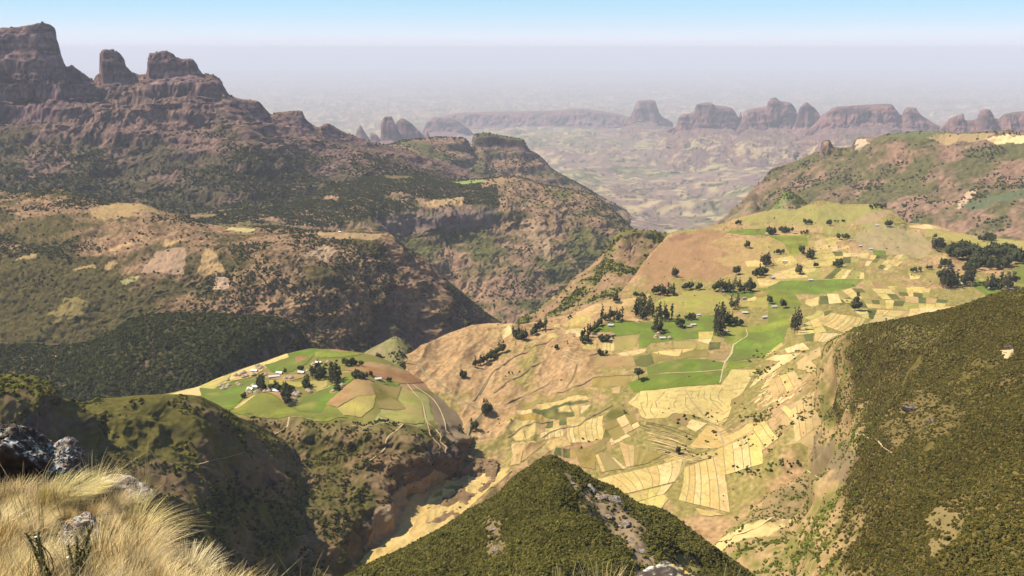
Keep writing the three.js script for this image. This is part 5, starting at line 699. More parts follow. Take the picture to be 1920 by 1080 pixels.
// ---------------------------------------------------------------- the trees of the plateau, one by one
const BARK = new THREE.MeshStandardMaterial({ color: new THREE.Color().setRGB(.16, .12, .085), roughness: 1 });
const GUM = new THREE.MeshLambertMaterial({ color: new THREE.Color().setRGB(.050, .054, .022), vertexColors: true, side: THREE.DoubleSide }), GUM2 = GUM.clone(); GUM2.color.setRGB(.066, .068, .030); const GUM3 = GUM.clone(); GUM3.color.setRGB(.075, .074, .036);
function crownOf(spots, n, leaf) {                   // spots: [x, y, z, r, squash]
  const gs = spots.map(([x, y, z, r, q]) => { const g = leafMass(n, leaf, q ?? 1, .5, { lobes: 3 }); g.scale(r, r, r); g.translate(x, y - .3 * r, z); return g; }); return mergeGeometries(gs);
}
function limb(a, b, r0, r1) { const d = new THREE.Vector3().subVectors(b, a), g = new THREE.CylinderGeometry(r1, r0, d.length(), 6, 1); g.translate(0, d.length() / 2, 0); g.applyQuaternion(new THREE.Quaternion().setFromUnitVectors(new THREE.Vector3(0, 1, 0), d.normalize())); g.translate(a.x, a.y, a.z); return g; }
function makeTree(kind) {                            // height 1 at scale 1
  const spots = [], limbs = [limb(new THREE.Vector3(), new THREE.Vector3(.01, .55, 0), .026, .015), limb(new THREE.Vector3(.01, .55, 0), new THREE.Vector3(-.01, .92, .01), .015, .004)], n = kind === 1 ? 6 : 9;
  for (let i = 0; i < n; i++) { const h = kind === 1 ? rr(.42, .86) : mix(.24, .9, i / (n - 1)) + rr(-.03, .03), sp = kind === 1 ? .2 : .10 * (1.1 - Math.abs(h - .5)), a = i * 2.4 + rr(-.5, .5), x = Math.cos(a) * sp * rr(.4, 1), z = Math.sin(a) * sp * rr(.4, 1); spots.push([x, h, z, (kind === 1 ? .19 : .115 * (1.15 - .5 * h)) * rr(.65, 1.3), kind === 1 ? rr(.8, 1.1) : rr(1.2, 1.7)]); limbs.push(limb(new THREE.Vector3(0, h * .75, 0), new THREE.Vector3(x, h, z), .009, .003)); }
  const t = new THREE.Group(), tr = shadowed(new THREE.Mesh(mergeGeometries(limbs), BARK)), cr = shadowed(new THREE.Mesh(crownOf(spots, kind === 1 ? 70 : 46, .36), [GUM, GUM2, GUM3, GUM][kind])); tr.name = 'trunk'; cr.name = 'crown'; t.add(tr, cr); return t;
}
const PROTO = [0, 1, 2, 3].map(makeTree);
let treeCount = 0;
const stuffTrees = [], specs = [];
function grove(key, x, y, n, sx, sy, h, label, o = {}) {
  if (n > 2) n = Math.round(n * 1.6);
  for (let i = 0; i < n; i++) { const u = n > 1 ? (i + .5) / n * 2 - 1 : 0; specs.push({ key, label, n, kind: o.kind, px: x + sx * (o.line ? u : Math.sqrt(rnd()) * Math.cos(i * 2.4)), py: y + (o.line ? u * sy + rr(-2, 2) : sy * Math.sqrt(rnd()) * Math.sin(i * 2.4)), h: h * rr(.62, 1.28) }); }
}
function distantGrove(key, x, y, n, sx, sy, h) { for (let i = 0; i < n; i++) stuffTrees.push([key, x + sx * Math.sqrt(rnd()) * Math.cos(i * 2.4), y + sy * Math.sqrt(rnd()) * Math.sin(i * 2.4), h * rr(.75, 1.2)]); }
const ORD = ['', 'second', 'third', 'fourth', 'fifth', 'sixth', 'seventh', 'eighth', 'ninth', 'tenth'];
function plantAll() {                                // the 298 that show largest singly, the rest as woodland
  const sorted = [...specs].sort((a, b) => (b.h + (b.n === 1 ? 30 : 0)) - (a.h + (a.n === 1 ? 30 : 0))), single = sorted.slice(0, 298), by = new Map();
  for (const t of sorted.slice(298)) stuffTrees.push([t.key, t.px, t.py, t.h]);
  for (const t of single) by.set(t.label, [...(by.get(t.label) ?? []), t]);
  for (const [label, l] of by) {
    l.sort((a, b) => a.px - b.px); const rest = label.replace(/^.*?(tree|bush)(?= )/, ''), noun = /bush/.test(label) ? 'bush' : 'tree', tall = l.length > 10 ? l.reduce((a, b) => a.h > b.h ? a : b) : null;
    l.forEach((t, i) => {
      let lab = label; if (l.length > 1) { const last = i === l.length - 1; lab = i === 0 ? `leftmost ${noun}${rest}` : last ? `rightmost ${noun}${rest}` : l.length <= 10 ? `${ORD[i]} ${noun} from left${rest}` : t === tall ? `tallest ${noun}${rest}` : `dark ${noun} within${rest}`.replace(/within (in|at|along|around|beside|below|above|on) /, '$1 '); }
      const p = sheets[t.key].spot(t.px, t.py), d = Math.hypot(p[0], EYE - p[1], p[2]), h = t.h * d / F * 1.1, m = PROTO[t.kind ?? (rnd() < .1 ? 1 : [0, 2, 3][Math.floor(rnd() * 3)])].clone();
      m.name = numbered('eucalyptus_tree'); m.position.set(p[0], p[1] - .2, p[2]); m.rotation.y = rr(0, 6.28); m.scale.set(h * rr(.62, 1), h, h * rr(.62, 1)); tag(m, lab, 'tree', l.length > 1 ? `trees${rest}` : undefined); scene.add(m); treeCount++;
    });
  }
}
const G = grove;
// around the village of the plateau
G('plat', 1205, 592, 15, 20, 9, 28, 'tall dark eucalyptus tree in the grove at the lower left corner of the pale meadow');
G('plat', 1245, 600, 9, 15, 6, 25, 'dark eucalyptus tree in the grove below the pale meadow, beside its left grove');
G('plat', 1232, 622, 6, 8, 5, 22, 'dark eucalyptus tree above the small white house in the green fields');
G('plat', 1148, 602, 8, 22, 4, 24, 'dark eucalyptus tree in the row along the upper edge of the left green field'); G('plat', 1115, 622, 8, 14, -15, 20, 'dark eucalyptus tree in the slanting row down the left edge of the green field', { line: 1 });
G('plat', 1094, 644, 5, 9, 5, 17, 'small dark tree at the lower left end of the slanting tree row'); G('plat', 1130, 641, 6, 14, 3, 13, 'small dark tree above the striped wheat patch, left of the barley field');
G('plat', 1274, 613, 4, 6, 4, 20, 'dark tree in the small clump beside the white house in the green field'); G('plat', 1294, 599, 5, 11, 2, 12, 'small dark tree along the lower edge of the pale meadow');
G('plat', 1352, 606, 10, 12, 9, 28, 'tall dark eucalyptus tree in the big central grove'); G('plat', 1347, 628, 7, 9, 4, 27, 'dark eucalyptus tree at the lower end of the big central grove'); G('plat', 1372, 608, 6, 10, 5, 18, 'dark tree at the right end of the big central grove'); G('plat', 1388, 611, 2, 3, 1, 16, 'round dark tree where the footpath leaves the central grove');
G('plat', 1377, 577, 4, 7, 4, 21, 'tall dark tree at the right end of the pale meadow'); G('plat', 1444, 569, 2, 2, 1, 16, 'dark tree right of the striped barley plot'); G('plat', 1469, 577, 2, 2, 2, 18, 'dark tree standing alone at the right end of the village fields'); G('plat', 1492, 618, 7, 9, 9, 27, 'tall dark tree in the clump between green field and wheat terraces');
G('plat', 1246, 552, 12, 25, 3, 18, 'dark tree in the row above the left half of the pale meadow'); G('plat', 1297, 543, 6, 17, 2, 13, 'small dark tree in the row above the middle of the pale meadow'); G('plat', 1376, 546, 20, 44, 4, 19, 'dark eucalyptus tree in the long row above the pale meadow');
G('plat', 1156, 566, 3, 6, 2, 14, 'dark tree at the plateau rim left of the meadow'); G('plat', 1197, 557, 4, 8, 1, 10, 'low dark tree between plateau rim and meadow row'); G('plat', 1263, 521, 3, 5, 2, 16, 'dark tree on the brown slope above the meadow row'); G('plat', 1380, 513, 2, 2, 2, 16, 'dark tree on the brown slope left of the upper farms');
G('plat', 1424, 517, 9, 14, 6, 16, 'dark tree in the grove below the upper farms'); G('plat', 1437, 497, 7, 7, 6, 18, 'dark tree in the slanting grove beside the upper farms'); G('plat', 1400, 465, 3, 4, 2, 14, 'dark tree in the small clump on the brown slope'); G('plat', 1446, 440, 6, 9, 2, 12, 'dark tree beside the white roof at the top of the plateau'); G('plat', 1472, 436, 8, 13, 2, 11, 'dark tree in the row right of the topmost white roof'); G('plat', 1506, 440, 4, 9, 2, 8, 'low dark tree at the right end of the topmost farm');
G('plat', 1555, 423, 3, 4, 1, 11, 'dark tree below the long hedge near the far rim'); G('plat', 1514, 422, 4, 8, 1, 10, 'small dark tree on the grassy top left of the hedge'); G('plat', 1452, 413, 1, 0, 0, 9, 'lone small tree on the grassy top below the rock knobs'); G('plat', 1385, 423, 3, 6, 1, 9, 'small dark tree at the left rim of the grassy top');
G('plat', 1503, 474, 3, 3, 4, 14, 'dark tree left of the upper wheat fields'); G('plat', 1518, 484, 5, 7, 3, 15, 'dark tree beside the hut in the upper wheat fields'); G('plat', 1460, 476, 4, 9, 1, 10, 'small dark tree below the upper green field'); G('plat', 1497, 513, 4, 4, 2, 16, 'dark tree among the middle wheat fields'); G('plat', 1529, 501, 2, 3, 1, 11, 'small tree in the pale wheat between two clumps'); G('plat', 1570, 501, 4, 6, 2, 15, 'dark tree in the clump amid the pale wheat strips'); G('plat', 1571, 469, 1, 0, 0, 10, 'lone small tree in the upper pale wheat'); G('plat', 1580, 448, 4, 12, 2, 11, 'dark tree above the upper pale wheat');
G('plat', 1604, 582, 3, 6, 1, 26, 'tall tree standing in the open wheat terraces', { kind: 1 }); G('plat', 1665, 427, 4, 5, 1, 13, 'dark tree beside the brown roof at the far rim'); G('plat', 1716, 510, 4, 10, 2, 9, 'low tree left of the big right grove'); G('plat', 1742, 505, 3, 6, 1, 10, 'dark low tree beside the big right grove');
G('plat', 1757, 470, 9, 11, 5, 20, 'dark eucalyptus tree at the upper left corner of the big right grove'); G('plat', 1778, 536, 18, 17, 7, 26, 'tall dark eucalyptus tree at the lower left corner of the big right grove'); G('plat', 1815, 532, 10, 13, 6, 24, 'tall dark eucalyptus tree in the lower middle of the big right grove'); G('plat', 1875, 541, 16, 30, 5, 22, 'dark eucalyptus tree along the lower edge of the big right grove');
distantGrove('plat', 1800, 480, 30, 24, 9, 21); distantGrove('plat', 1868, 492, 70, 52, 16, 22); distantGrove('plat', 1773, 500, 6, 8, 3, 14); distantGrove('plat', 1820, 508, 14, 16, 6, 18); distantGrove('plat', 1851, 450, 10, 19, 2, 13); distantGrove('plat', 1646, 393, 11, 16, 2, 8); distantGrove('plat', 1571, 416, 14, 20, 1, 5); distantGrove('right', 1890, 252, 10, 22, 1, 5);
// on the brown slopes
G('plat', 917, 678, 12, 30, -15, 19, 'dark tree in the slanting row up the brown slope', { line: 1 }); G('plat', 974, 643, 10, 13, 5, 20, 'dark tree around the white hut on the brown slope'); G('plat', 967, 658, 1, 0, 0, 12, 'small dark tree alone below the white hut'); G('plat', 999, 630, 4, 5, 2, 15, 'dark tree right of the white hut, below the wheat'); G('plat', 1016, 621, 6, 10, 3, 19, 'dark tree in the row right of the white hut'); G('plat', 1042, 661, 2, 2, 1, 12, 'small tree on the brown slope right of the white hut'); G('plat', 1064, 656, 1, 0, 0, 12, 'lone small tree on the brown slope below the yellow plot'); G('plat', 1067, 597, 2, 4, 1, 9, 'low tree at the rim above the yellow plot'); G('plat', 1126, 668, 5, 11, 2, 12, 'dark tree below the striped wheat patch'); G('plat', 877, 612, 3, 4, 1, 12, 'dark bush at the left rim of the brown slope');
G('plat', 957, 703, 2, 4, 1, 7, 'low bush in the middle of the brown slope'); G('plat', 868, 712, 3, 4, 2, 14, 'dark tree low on the brown slope'); G('plat', 911, 786, 7, 9, 6, 21, 'dark tree in the clump beside the stream'); G('plat', 889, 812, 4, 5, 4, 18, 'dark tree in the stream gully below the clump'); G('plat', 864, 842, 5, 6, 6, 24, 'dark tree beside the stream, lowest on the gully'); G('plat', 928, 876, 1, 0, 0, 11, 'dark bush above the lower wheat'); G('plat', 820, 886, 11, 16, 7, 30, 'tall dark tree in the wood at the foot of the terrace'); G('plat', 768, 930, 5, 9, 6, 20, 'dark bush beside the bare earth in the valley'); G('plat', 1271, 850, 2, 3, 3, 15, 'dark slim tree in the wheat beside the valley path');
// on the village terrace
G('terr', 491, 735, 8, 8, 6, 25, 'tall dark tree in the left grove of the terrace village'); G('terr', 528, 735, 12, 24, 4, 17, 'dark tree in the middle grove of the terrace village'); G('terr', 538, 756, 9, 9, 7, 23, 'tall dark tree at the lower end of the middle village grove'); G('terr', 597, 708, 14, 17, 7, 21, 'dark tree in the upper grove of the terrace village'); G('terr', 627, 721, 12, 12, 8, 29, 'tall dark tree in the right grove of the terrace village'); G('terr', 575, 727, 5, 6, 5, 18, 'slim dark tree between the village groves'); G('terr', 535, 700, 2, 2, 1, 12, 'lone dark tree beside the long white roofs'); G('terr', 565, 695, 3, 5, 1, 10, 'small dark tree above the upper village grove');
G('terr', 663, 687, 9, 17, 2, 14, 'dark tree in the row along the red field'); G('terr', 675, 719, 8, 13, 3, 14, 'dark tree in the row above the brown mound'); G('terr', 696, 710, 3, 3, 2, 11, 'small dark tree left of the lone white roof'); G('terr', 730, 716, 3, 5, 1, 9, 'low dark tree right of the lone white roof'); G('terr', 457, 748, 3, 4, 2, 12, 'dark tree at the left end of the terrace village'); G('terr', 632, 737, 4, 6, 1, 11, 'small dark tree beside the huts right of the village'); G('terr', 705, 796, 14, 44, 2, 8, 'dark bush in the hedge along the terrace edge', { line: 1, kind: 1 }); G('knoba', 712, 672, 3, 4, 2, 10, 'dark tree on the left side of the olive knob'); G('knoba', 765, 662, 3, 5, 3, 9, 'dark tree on the right side of the olive knob');
plantAll();
{ // far trees too many to take one by one
  const g = leafMass(60, .26, 1, .75, { lobes: 5 }); g.scale(.36, .62, .36); g.translate(0, .14, 0);
  const im = shadowed(new THREE.InstancedMesh(g, GUM, stuffTrees.length)); stuffTrees.forEach(([key, px, py, hp], i) => { const p = sheets[key].spot(px, py), h = hp * Math.hypot(p[0], EYE - p[1], p[2]) / F * 1.1; tmp.position.set(...p); tmp.rotation.set(0, rr(0, 6), 0); tmp.scale.set(h * rr(.8, 1.2), h, h * rr(.8, 1.2)); tmp.updateMatrix(); im.setMatrixAt(i, tmp.matrix); const f = rr(.75, 1.3); im.setColorAt(i, tc.setRGB(f, f, f)); }); im.name = 'woodland'; im.userData = { kind: 'stuff', label: 'dark woodland inside the big right grove and hedges on the far rim' }; scene.add(im);
}
{ // the lone spreading tree beside the green field
  const p = sheets.plat.spot(1197, 713), d = Math.hypot(p[0], p[2]), h = 27 * d / F, spots = [], limbs = [limb(new THREE.Vector3(), new THREE.Vector3(.01, .4, 0), .035, .026)];
  for (let i = 0; i < 17; i++) { const a = i * 2.4, r = .34 * Math.sqrt((i % 9 + .5) / 9), y = .66 + (i > 8 ? .14 : -.02) + rr(-.05, .05) - r * .15; spots.push([Math.cos(a) * r, y, Math.sin(a) * r, rr(.15, .2), .85]); if (i < 9) limbs.push(limb(new THREE.Vector3(.01, .38, 0), new THREE.Vector3(Math.cos(a) * r, y, Math.sin(a) * r), .014, .004)); }
  const t = new THREE.Group(), tr = shadowed(new THREE.Mesh(mergeGeometries(limbs), BARK)), cr = shadowed(new THREE.Mesh(crownOf(spots, 60, .34), GUM2)); tr.name = 'trunk'; cr.name = 'crown'; t.add(tr, cr); t.name = numbered('spreading_tree'); t.position.set(p[0], p[1], p[2]); t.scale.setScalar(h); tag(t, 'round spreading tree alone at the left edge of the green field, above the wheat', 'tree'); scene.add(t); treeCount++;
}

// ---------------------------------------------------------------- farm houses and huts
const TIN = new THREE.MeshStandardMaterial({ color: new THREE.Color().setRGB(.44, .43, .41), roughness: .6, metalness: .2 }), TINB = TIN.clone(); TINB.color.setRGB(.50, .60, .58); const RUST = TIN.clone(); RUST.color.setRGB(.34, .24, .18);
const THATCH = new THREE.MeshStandardMaterial({ color: new THREE.Color().setRGB(.30, .235, .16), roughness: 1 }), MUD = new THREE.MeshStandardMaterial({ color: new THREE.Color().setRGB(.30, .21, .14), roughness: 1 }), WOOD = new THREE.MeshStandardMaterial({ color: new THREE.Color().setRGB(.10, .07, .05), roughness: 1 });
function makeHouse(mat, L = 9, W = 5.5) {
  const t = new THREE.Group(), h = 2.4, wall = new THREE.BoxGeometry(L, h + .6, W); wall.translate(0, (h - .6) / 2, 0);
  const e = .45, r = new THREE.Shape([[-W / 2 - e, h - .1], [0, h + 1.5], [W / 2 + e, h - .1], [W / 2 + e, h + .02], [0, h + 1.64], [-W / 2 - e, h + .02]].map((q) => new THREE.Vector2(...q))), roof = new THREE.ExtrudeGeometry(r, { depth: L + 2 * e, bevelEnabled: false }); roof.translate(0, 0, -L / 2 - e); roof.rotateY(Math.PI / 2);
  const gable = new THREE.ExtrudeGeometry(new THREE.Shape([[-W / 2, h - .05], [W / 2, h - .05], [0, h + 1.45]].map((q) => new THREE.Vector2(...q))), { depth: L - .02, bevelEnabled: false }); gable.translate(0, 0, -L / 2 + .01); gable.rotateY(Math.PI / 2);
  const door = new THREE.BoxGeometry(1, 1.9, .12); door.translate(-L * .12, .95, W / 2 + .03);
  for (const [n, g, m] of [['wall', mergeGeometries([wall.toNonIndexed(), gable]), MUD], ['roof', roof, mat], ['door', door, WOOD]]) { const q = shadowed(new THREE.Mesh(g, m)); q.name = n; t.add(q); } return t;
}
function makeHut() {
  const t = new THREE.Group(), R = 2.7; const roof = new THREE.LatheGeometry([[3.3, 1.75], [3.35, 1.95], [2, 3.1], [.9, 4], [.18, 4.6], [0, 4.7]].map((q) => new THREE.Vector2(...q)), 14), p = roof.attributes.position; for (let i = 0; i < p.count; i++) p.setY(i, p.getY(i) + .12 * noise(p.getX(i) * 1.3, 3, p.getZ(i) * 1.3)); roof.computeVertexNormals();
  const wall = new THREE.CylinderGeometry(R, R, 2.8, 14); wall.translate(0, .9, 0); const door = new THREE.BoxGeometry(.9, 1.7, .3); door.translate(0, .85, R - .02);
  for (const [n, g, m] of [['wall', wall, MUD], ['roof', roof, THATCH], ['door', door, WOOD]]) { const q = shadowed(new THREE.Mesh(g, m)); q.name = n; t.add(q); } return t;
}
const HOUSE = { white: makeHouse(TIN), blue: makeHouse(TINB), long: makeHouse(TIN, 15, 6), brown: makeHouse(RUST, 9, 5.5), hut: makeHut() };
function house(key, kind, px, py, label, group, turn) { const p = sheets[key].spot(px, py), t = HOUSE[kind].clone(); t.name = numbered(kind === 'hut' ? 'thatched_hut' : 'farm_house'); t.position.set(p[0], p[1] + .1, p[2]); t.rotation.y = turn ?? rr(-.6, .6); t.scale.setScalar(kind === 'hut' ? rr(.95, 1.3) : 1.05); if (kind === 'hut' || rnd() < .4) { const k = []; for (let i = 0; i < 7; i++) k.push([px + Math.cos(i * .9) * rr(3, 8), py + Math.sin(i * .9) * rr(1.5, 4)]); field(sheets[key], rnd() < .5 ? 'tan' : 'brown', k, { name: 'yard' }); } tag(t, label, kind === 'hut' ? 'hut' : 'house', group); scene.add(t); }
const many = (key, kind, pts, label) => [...pts].sort((a, b) => a[0] - b[0]).forEach(([x, y], i) => house(key, kind, x, y, pts.length > 1 ? (i === 0 ? 'leftmost ' : i === pts.length - 1 ? 'rightmost ' : ORD[i] + ' from left: ') + label.replace(/^thatched /, '') : label, pts.length > 1 ? label.replace(/ (hut|house)/, ' $1s') : undefined));
const H = house;
many('terr', 'hut', [[420, 727], [414, 725], [426, 729], [418, 731], [429, 724]], 'thatched hut in the cluster at the left end of the terrace green field'); many('terr', 'hut', [[446, 720], [450, 723]], 'thatched hut alone in the green field left of the village'); many('terr', 'hut', [[442, 704], [457, 700], [456, 708], [427, 714], [450, 704], [463, 706]], 'thatched hut in the row along the upper left rim of the village'); many('terr', 'hut', [[487, 692], [484, 687], [490, 689], [475, 704], [492, 706], [498, 704]], 'thatched hut at the top of the village below the pale field'); many('terr', 'hut', [[535, 711], [546, 710], [540, 709]], 'thatched hut in the middle of the terrace village'); many('terr', 'hut', [[555, 735], [560, 739], [552, 752], [548, 745], [557, 744], [553, 741]], 'thatched hut in the cluster right of the middle village grove'); many('terr', 'hut', [[462, 740], [475, 725], [480, 740], [470, 738], [466, 734], [484, 738]], 'thatched hut below the left village grove'); many('terr', 'hut', [[505, 739], [497, 739], [511, 737]], 'thatched hut between the left and middle village groves'); many('terr', 'hut', [[577, 734], [581, 736]], 'thatched hut at the foot of the slim trees'); many('terr', 'hut', [[615, 680], [577, 697], [588, 684]], 'thatched hut at the upper village grove'); many('terr', 'hut', [[625, 738], [642, 731], [637, 734]], 'thatched hut near the brown mound');
H('terr', 'white', 709, 716, 'white tin-roofed house alone above the scrub patch at the right of the terrace', null, .3); H('terr', 'white', 597, 682, 'white tin-roofed house at the top of the upper village grove'); H('terr', 'white', 565, 700, 'white tin-roofed house left of the upper village grove'); H('terr', 'long', 514, 708, 'long white tin-roofed house in the middle of the terrace village', null, .35); H('terr', 'blue', 524, 701, 'pale blue-green tin roof beside the long white house'); H('terr', 'blue', 477, 697, 'pale tin-roofed house in the upper left of the village'); H('terr', 'blue', 470, 732, 'pale tin-roofed house left of the left village grove'); H('terr', 'blue', 519, 738, 'blue-green tin roof below the middle village grove'); H('terr', 'blue', 480, 728, 'small pale tin roof at the edge of the left village grove');
H('plat', 'white', 1440, 440, 'white-roofed house at the top of the plateau, under the dark trees'); H('plat', 'brown', 1491, 439, 'brown-roofed house right of the topmost tree row'); H('plat', 'white', 1472, 489, 'white-roofed house in the upper pale wheat'); H('plat', 'white', 1448, 523, 'white-roofed house among the trees below the upper farms'); H('plat', 'brown', 1527, 471, 'brown-roofed house between the upper trees and pale wheat'); H('plat', 'white', 1308, 593, 'white-roofed house on the lower edge of the pale meadow'); H('plat', 'white', 1299, 611, 'white-roofed house in the green field beside a clump of four trees'); H('plat', 'brown', 1291, 614, 'brown-roofed house touching the white house in the green field'); H('plat', 'white', 1242, 636, 'white-roofed house lowest in the left green field'); many('plat', 'hut', [[1256, 635], [1230, 632], [1235, 626]], 'thatched hut beside the lowest white house in the green field'); many('plat', 'hut', [[1358, 624], [1364, 622], [1353, 626]], 'thatched hut at the foot of the big central grove'); H('plat', 'white', 1397, 588, 'white-roofed house right of the big central grove'); H('plat', 'brown', 1394, 561, 'brown-roofed house on the barley plot'); H('plat', 'white', 1433, 597, 'white-roofed house in the right green field, left of two small trees'); H('plat', 'white', 1451, 577, 'white-roofed house above the right green field'); H('plat', 'white', 1145, 613, 'white-roofed house at the left end of the green field'); H('plat', 'brown', 1147, 631, 'small house above the striped wheat patch'); H('plat', 'hut', 1197, 604, 'thatched hut on the tan strip below the left grove'); H('plat', 'white', 1354, 547, 'white-roofed house at the left end of the long tree row'); H('plat', 'white', 1519, 527, 'small white roof alone in the long green field');
H('plat', 'white', 1612, 463, 'white-roofed house left of the bright green patch'); H('plat', 'white', 1632, 468, 'white-roofed house on the bright green patch'); H('plat', 'brown', 1594, 451, 'brown-roofed house above the pale wheat fields'); H('plat', 'white', 1645, 425, 'white-roofed house under trees at the far rim'); H('plat', 'brown', 1693, 426, 'long brown-roofed house at the far rim'); H('plat', 'white', 1827, 479, 'white-roofed house in the gap of the big right grove'); many('plat', 'white', [[1784, 507], [1782, 497], [1798, 527], [1807, 534], [1822, 506]], 'white-roofed house half hidden among the trees of the big right grove'); H('plat', 'white', 1777, 465, 'white-roofed house at the upper left of the big right grove'); H('plat', 'white', 1887, 495, 'white-roofed house at the right end of the big right grove'); many('plat', 'white', [[1884, 527], [1893, 526]], 'white-roofed house of the pair below the big right grove'); many('plat', 'white', [[1880, 540], [1895, 543], [1857, 542]], 'white-roofed house lowest below the big right grove'); H('plat', 'brown', 1722, 510, 'brown-roofed house left of the big right grove'); H('plat', 'white', 975, 633, 'small white house among trees on the brown slope');
H('spur', 'white', 637, 437, 'tiny white roof on the pale top of the terraced spur'); H('right', 'long', 1900, 253, 'pale building on top of the right escarpment');
// ---------------------------------------------------------------- the ledge in front: ground, rocks, grass, heath plant
land('ledge', 'ledge', [
  [[-500, 840, 6.4], [-100, 890, 5.6], [0, 912, 5.2], [100, 915, 5.2], [200, 928, 5.0], [300, 975, 4.5], [350, 1020, 3.9], [400, 1075, 3.4], [440, 1112, 3.05], [600, 1140, 2.8], [900, 1140, 2.75], [1200, 1128, 2.8], [1500, 1140, 2.75], [2300, 1150, 2.7]],
  [[-500, 1000, 4.2], [0, 1030, 3.6], [200, 1040, 3.5], [300, 1090, 3.1], [400, 1180, 2.7], [600, 1260, 2.4], [2300, 1260, 2.4]],
  [[-500, 1463, 2.0], [2300, 1463, 2.0]], [[-500, 3260, .6], [2300, 3260, .6]],
], { px: [-450, 2250], step: 8, vstep: 10, back: [[.5, 1.2], [2.5, 14]], label: 'earth ledge under the grass at the viewpoint', disp: (x, y, z, n) => [0, .05 * fbm(x * 2, y * 2, z * 2, 3), 0], color: earth({ soil: [.07, .048, .027], soil2: [.05, .035, .02], grass: [.10, .07, .026], S: .4, g: 0, fine: .05, steep: [2, 3] }) });
const STONE = new THREE.MeshStandardMaterial({ vertexColors: true, roughness: .95 });
function rock(name, label, px, py, d, size, o = {}) {  // size in metres; an angular boulder with crusts of lichen
  const g = new THREE.IcosahedronGeometry(1, o.detail ?? 40), p = g.attributes.position, col = new Float32Array(p.count * 3), k = o.seed ?? 1, cuts = []; for (let i = 0; i < 11; i++) cuts.push([new THREE.Vector3(rr(-1, 1), rr(-.8, 1), rr(-1, 1)).normalize(), rr(.62, .9)]); cuts.push([new THREE.Vector3(o.tilt ?? .08, 1, .05).normalize(), o.top ?? .62]);
  const v = new THREE.Vector3(), pos = [];
  for (let i = 0; i < p.count; i++) {
    v.fromBufferAttribute(p, i); let r = 1; for (const [n, h] of cuts) { const q = v.dot(n); if (q > 0) r = Math.min(r, h / q); }
    const n1 = fbm(v.x * 2.2 + k, v.y * 2.2, v.z * 2.2, 5, .55), n2 = ridged(v.x * 5 + k, v.y * 7, v.z * 5, 4, .6), n3 = fbm(v.x * 22 + k, v.y * 22, v.z * 22, 3); r *= 1 + .16 * n1 + .06 * n2 + .012 * n3; v.multiplyScalar(r);
    p.setXYZ(i, v.x * size[0], v.y * size[1], v.z * size[2] + (o.lean ?? 0) * v.y * size[1]);
  }
  g.computeVertexNormals(); const N = g.attributes.normal;
  for (let i = 0; i < p.count; i++) {
    const x = p.getX(i) / size[0] * 2.4 + k * 7, y = p.getY(i) / size[0] * 2.4, z = p.getZ(i) / size[0] * 2.4, a = fbm(x, y, z, 4, .6), b = fbm(x * 2.6 + 30, y * 2.6, z * 2.6, 3), e = fbm(x * .8 - 20, y * .8, z * .8, 3), up = N.getY(i) + .35 * a;
    let c = mix3([.034, .021, .015], [.072, .05, .038], smooth(-.3, .4, b)); const cover = smooth(.35, .7, up) * (o.lichen ?? 1);
    if (a + .6 * b > .06 && cover > .2) c = mix3(c, [.33, .30, .27], cover * smooth(.06, .26, a + .6 * b)); if (b > .12 && e > -.1 && cover > .2) c = mix3(c, [.24, .235, .15], cover * .8 * smooth(.12, .25, b)); if (e > .28 && b > -.05 && cover > .2) c = mix3(c, o.orange ?? [.48, .27, .05], cover * .85 * smooth(.28, .4, e)); if (o.pink) c = mix3(c, [.42, .27, .22], cover * .5 * smooth(-.1, .4, -b));
    col.set(c, i * 3);
  }
  g.setAttribute('color', new THREE.BufferAttribute(col, 3)); const m = shadowed(new THREE.Mesh(g, STONE)); m.name = numbered(name); m.position.set(...P(px, py, d)); m.rotation.y = o.turn ?? 0; tag(m, label, 'rock'); scene.add(m); return m;
}
rock('rock', 'large dark boulder crusted with white and orange lichen at the left edge', 14, 886, 5.0, [.27, .43, .30], { seed: 3.1, top: .7, tilt: .1, lean: .25 });
rock('rock', 'low boulder with a flat pale pink top right of the large boulder', 116, 898, 5.15, [.17, .28, .26], { seed: 8.4, top: .66, tilt: .2, pink: 1, lean: .3 });
rock('rock', 'flat lichen-covered rock at the edge of the drop, left of the green tuft', 215, 922, 4.9, [.14, .085, .16], { seed: 12.7, top: .6, pink: 1, tilt: .15 });
rock('rock', 'pale lichen rock at the outer end of the ledge behind the green tuft', 262, 938, 4.75, [.11, .095, .13], { seed: 2.2, top: .7, pink: .6 });
rock('rock', 'rounded whitish rock half buried in the golden grass', 148, 1000, 3.55, [.085, .075, .10], { seed: 6.9, top: .8, lichen: 1.6, pink: 1 });
{ const r = rock('rock', 'white lichen rock with a dark hollow at the bottom of the view', 1258, 1102, 2.85, [.13, .062, .12], { seed: 9.3, top: .78, lichen: 1.4 }); const h = new THREE.SphereGeometry(.016, 20, 14); h.scale(1.25, .8, .7); h.translate(.012, .045, .03); const m = shadowed(new THREE.Mesh(h, new THREE.MeshStandardMaterial({ color: new THREE.Color().setRGB(.03, .012, .01), roughness: .8 }))); m.name = 'painted_hollow'; r.add(m); }  // near-black ball stands in for the shade inside a hollow of the rock
function outcrop(label, key, px, py, size, o = {}) {   // a rock standing out of a hillside; size in metres
  const p = sheets[key].spot(px, py), m = rock('rock_outcrop', label, px, py, 10, size, { lichen: .35, detail: 14, ...o }); m.userData.category = 'rock outcrop'; m.position.set(p[0], p[1], p[2]); m.rotation.y = o.turn ?? 0; return m;
}
outcrop('long dark rock ledge across the near right mountainside, left part', 'rslope', 1722, 778, [11, 3.6, 4], { seed: 4.2, turn: -.3, detail: 24 }); outcrop('dark rock ledge on the near right mountainside, right part above pale scree', 'rslope', 1762, 797, [10, 4, 4], { seed: 7.3, turn: -.35, detail: 24 });
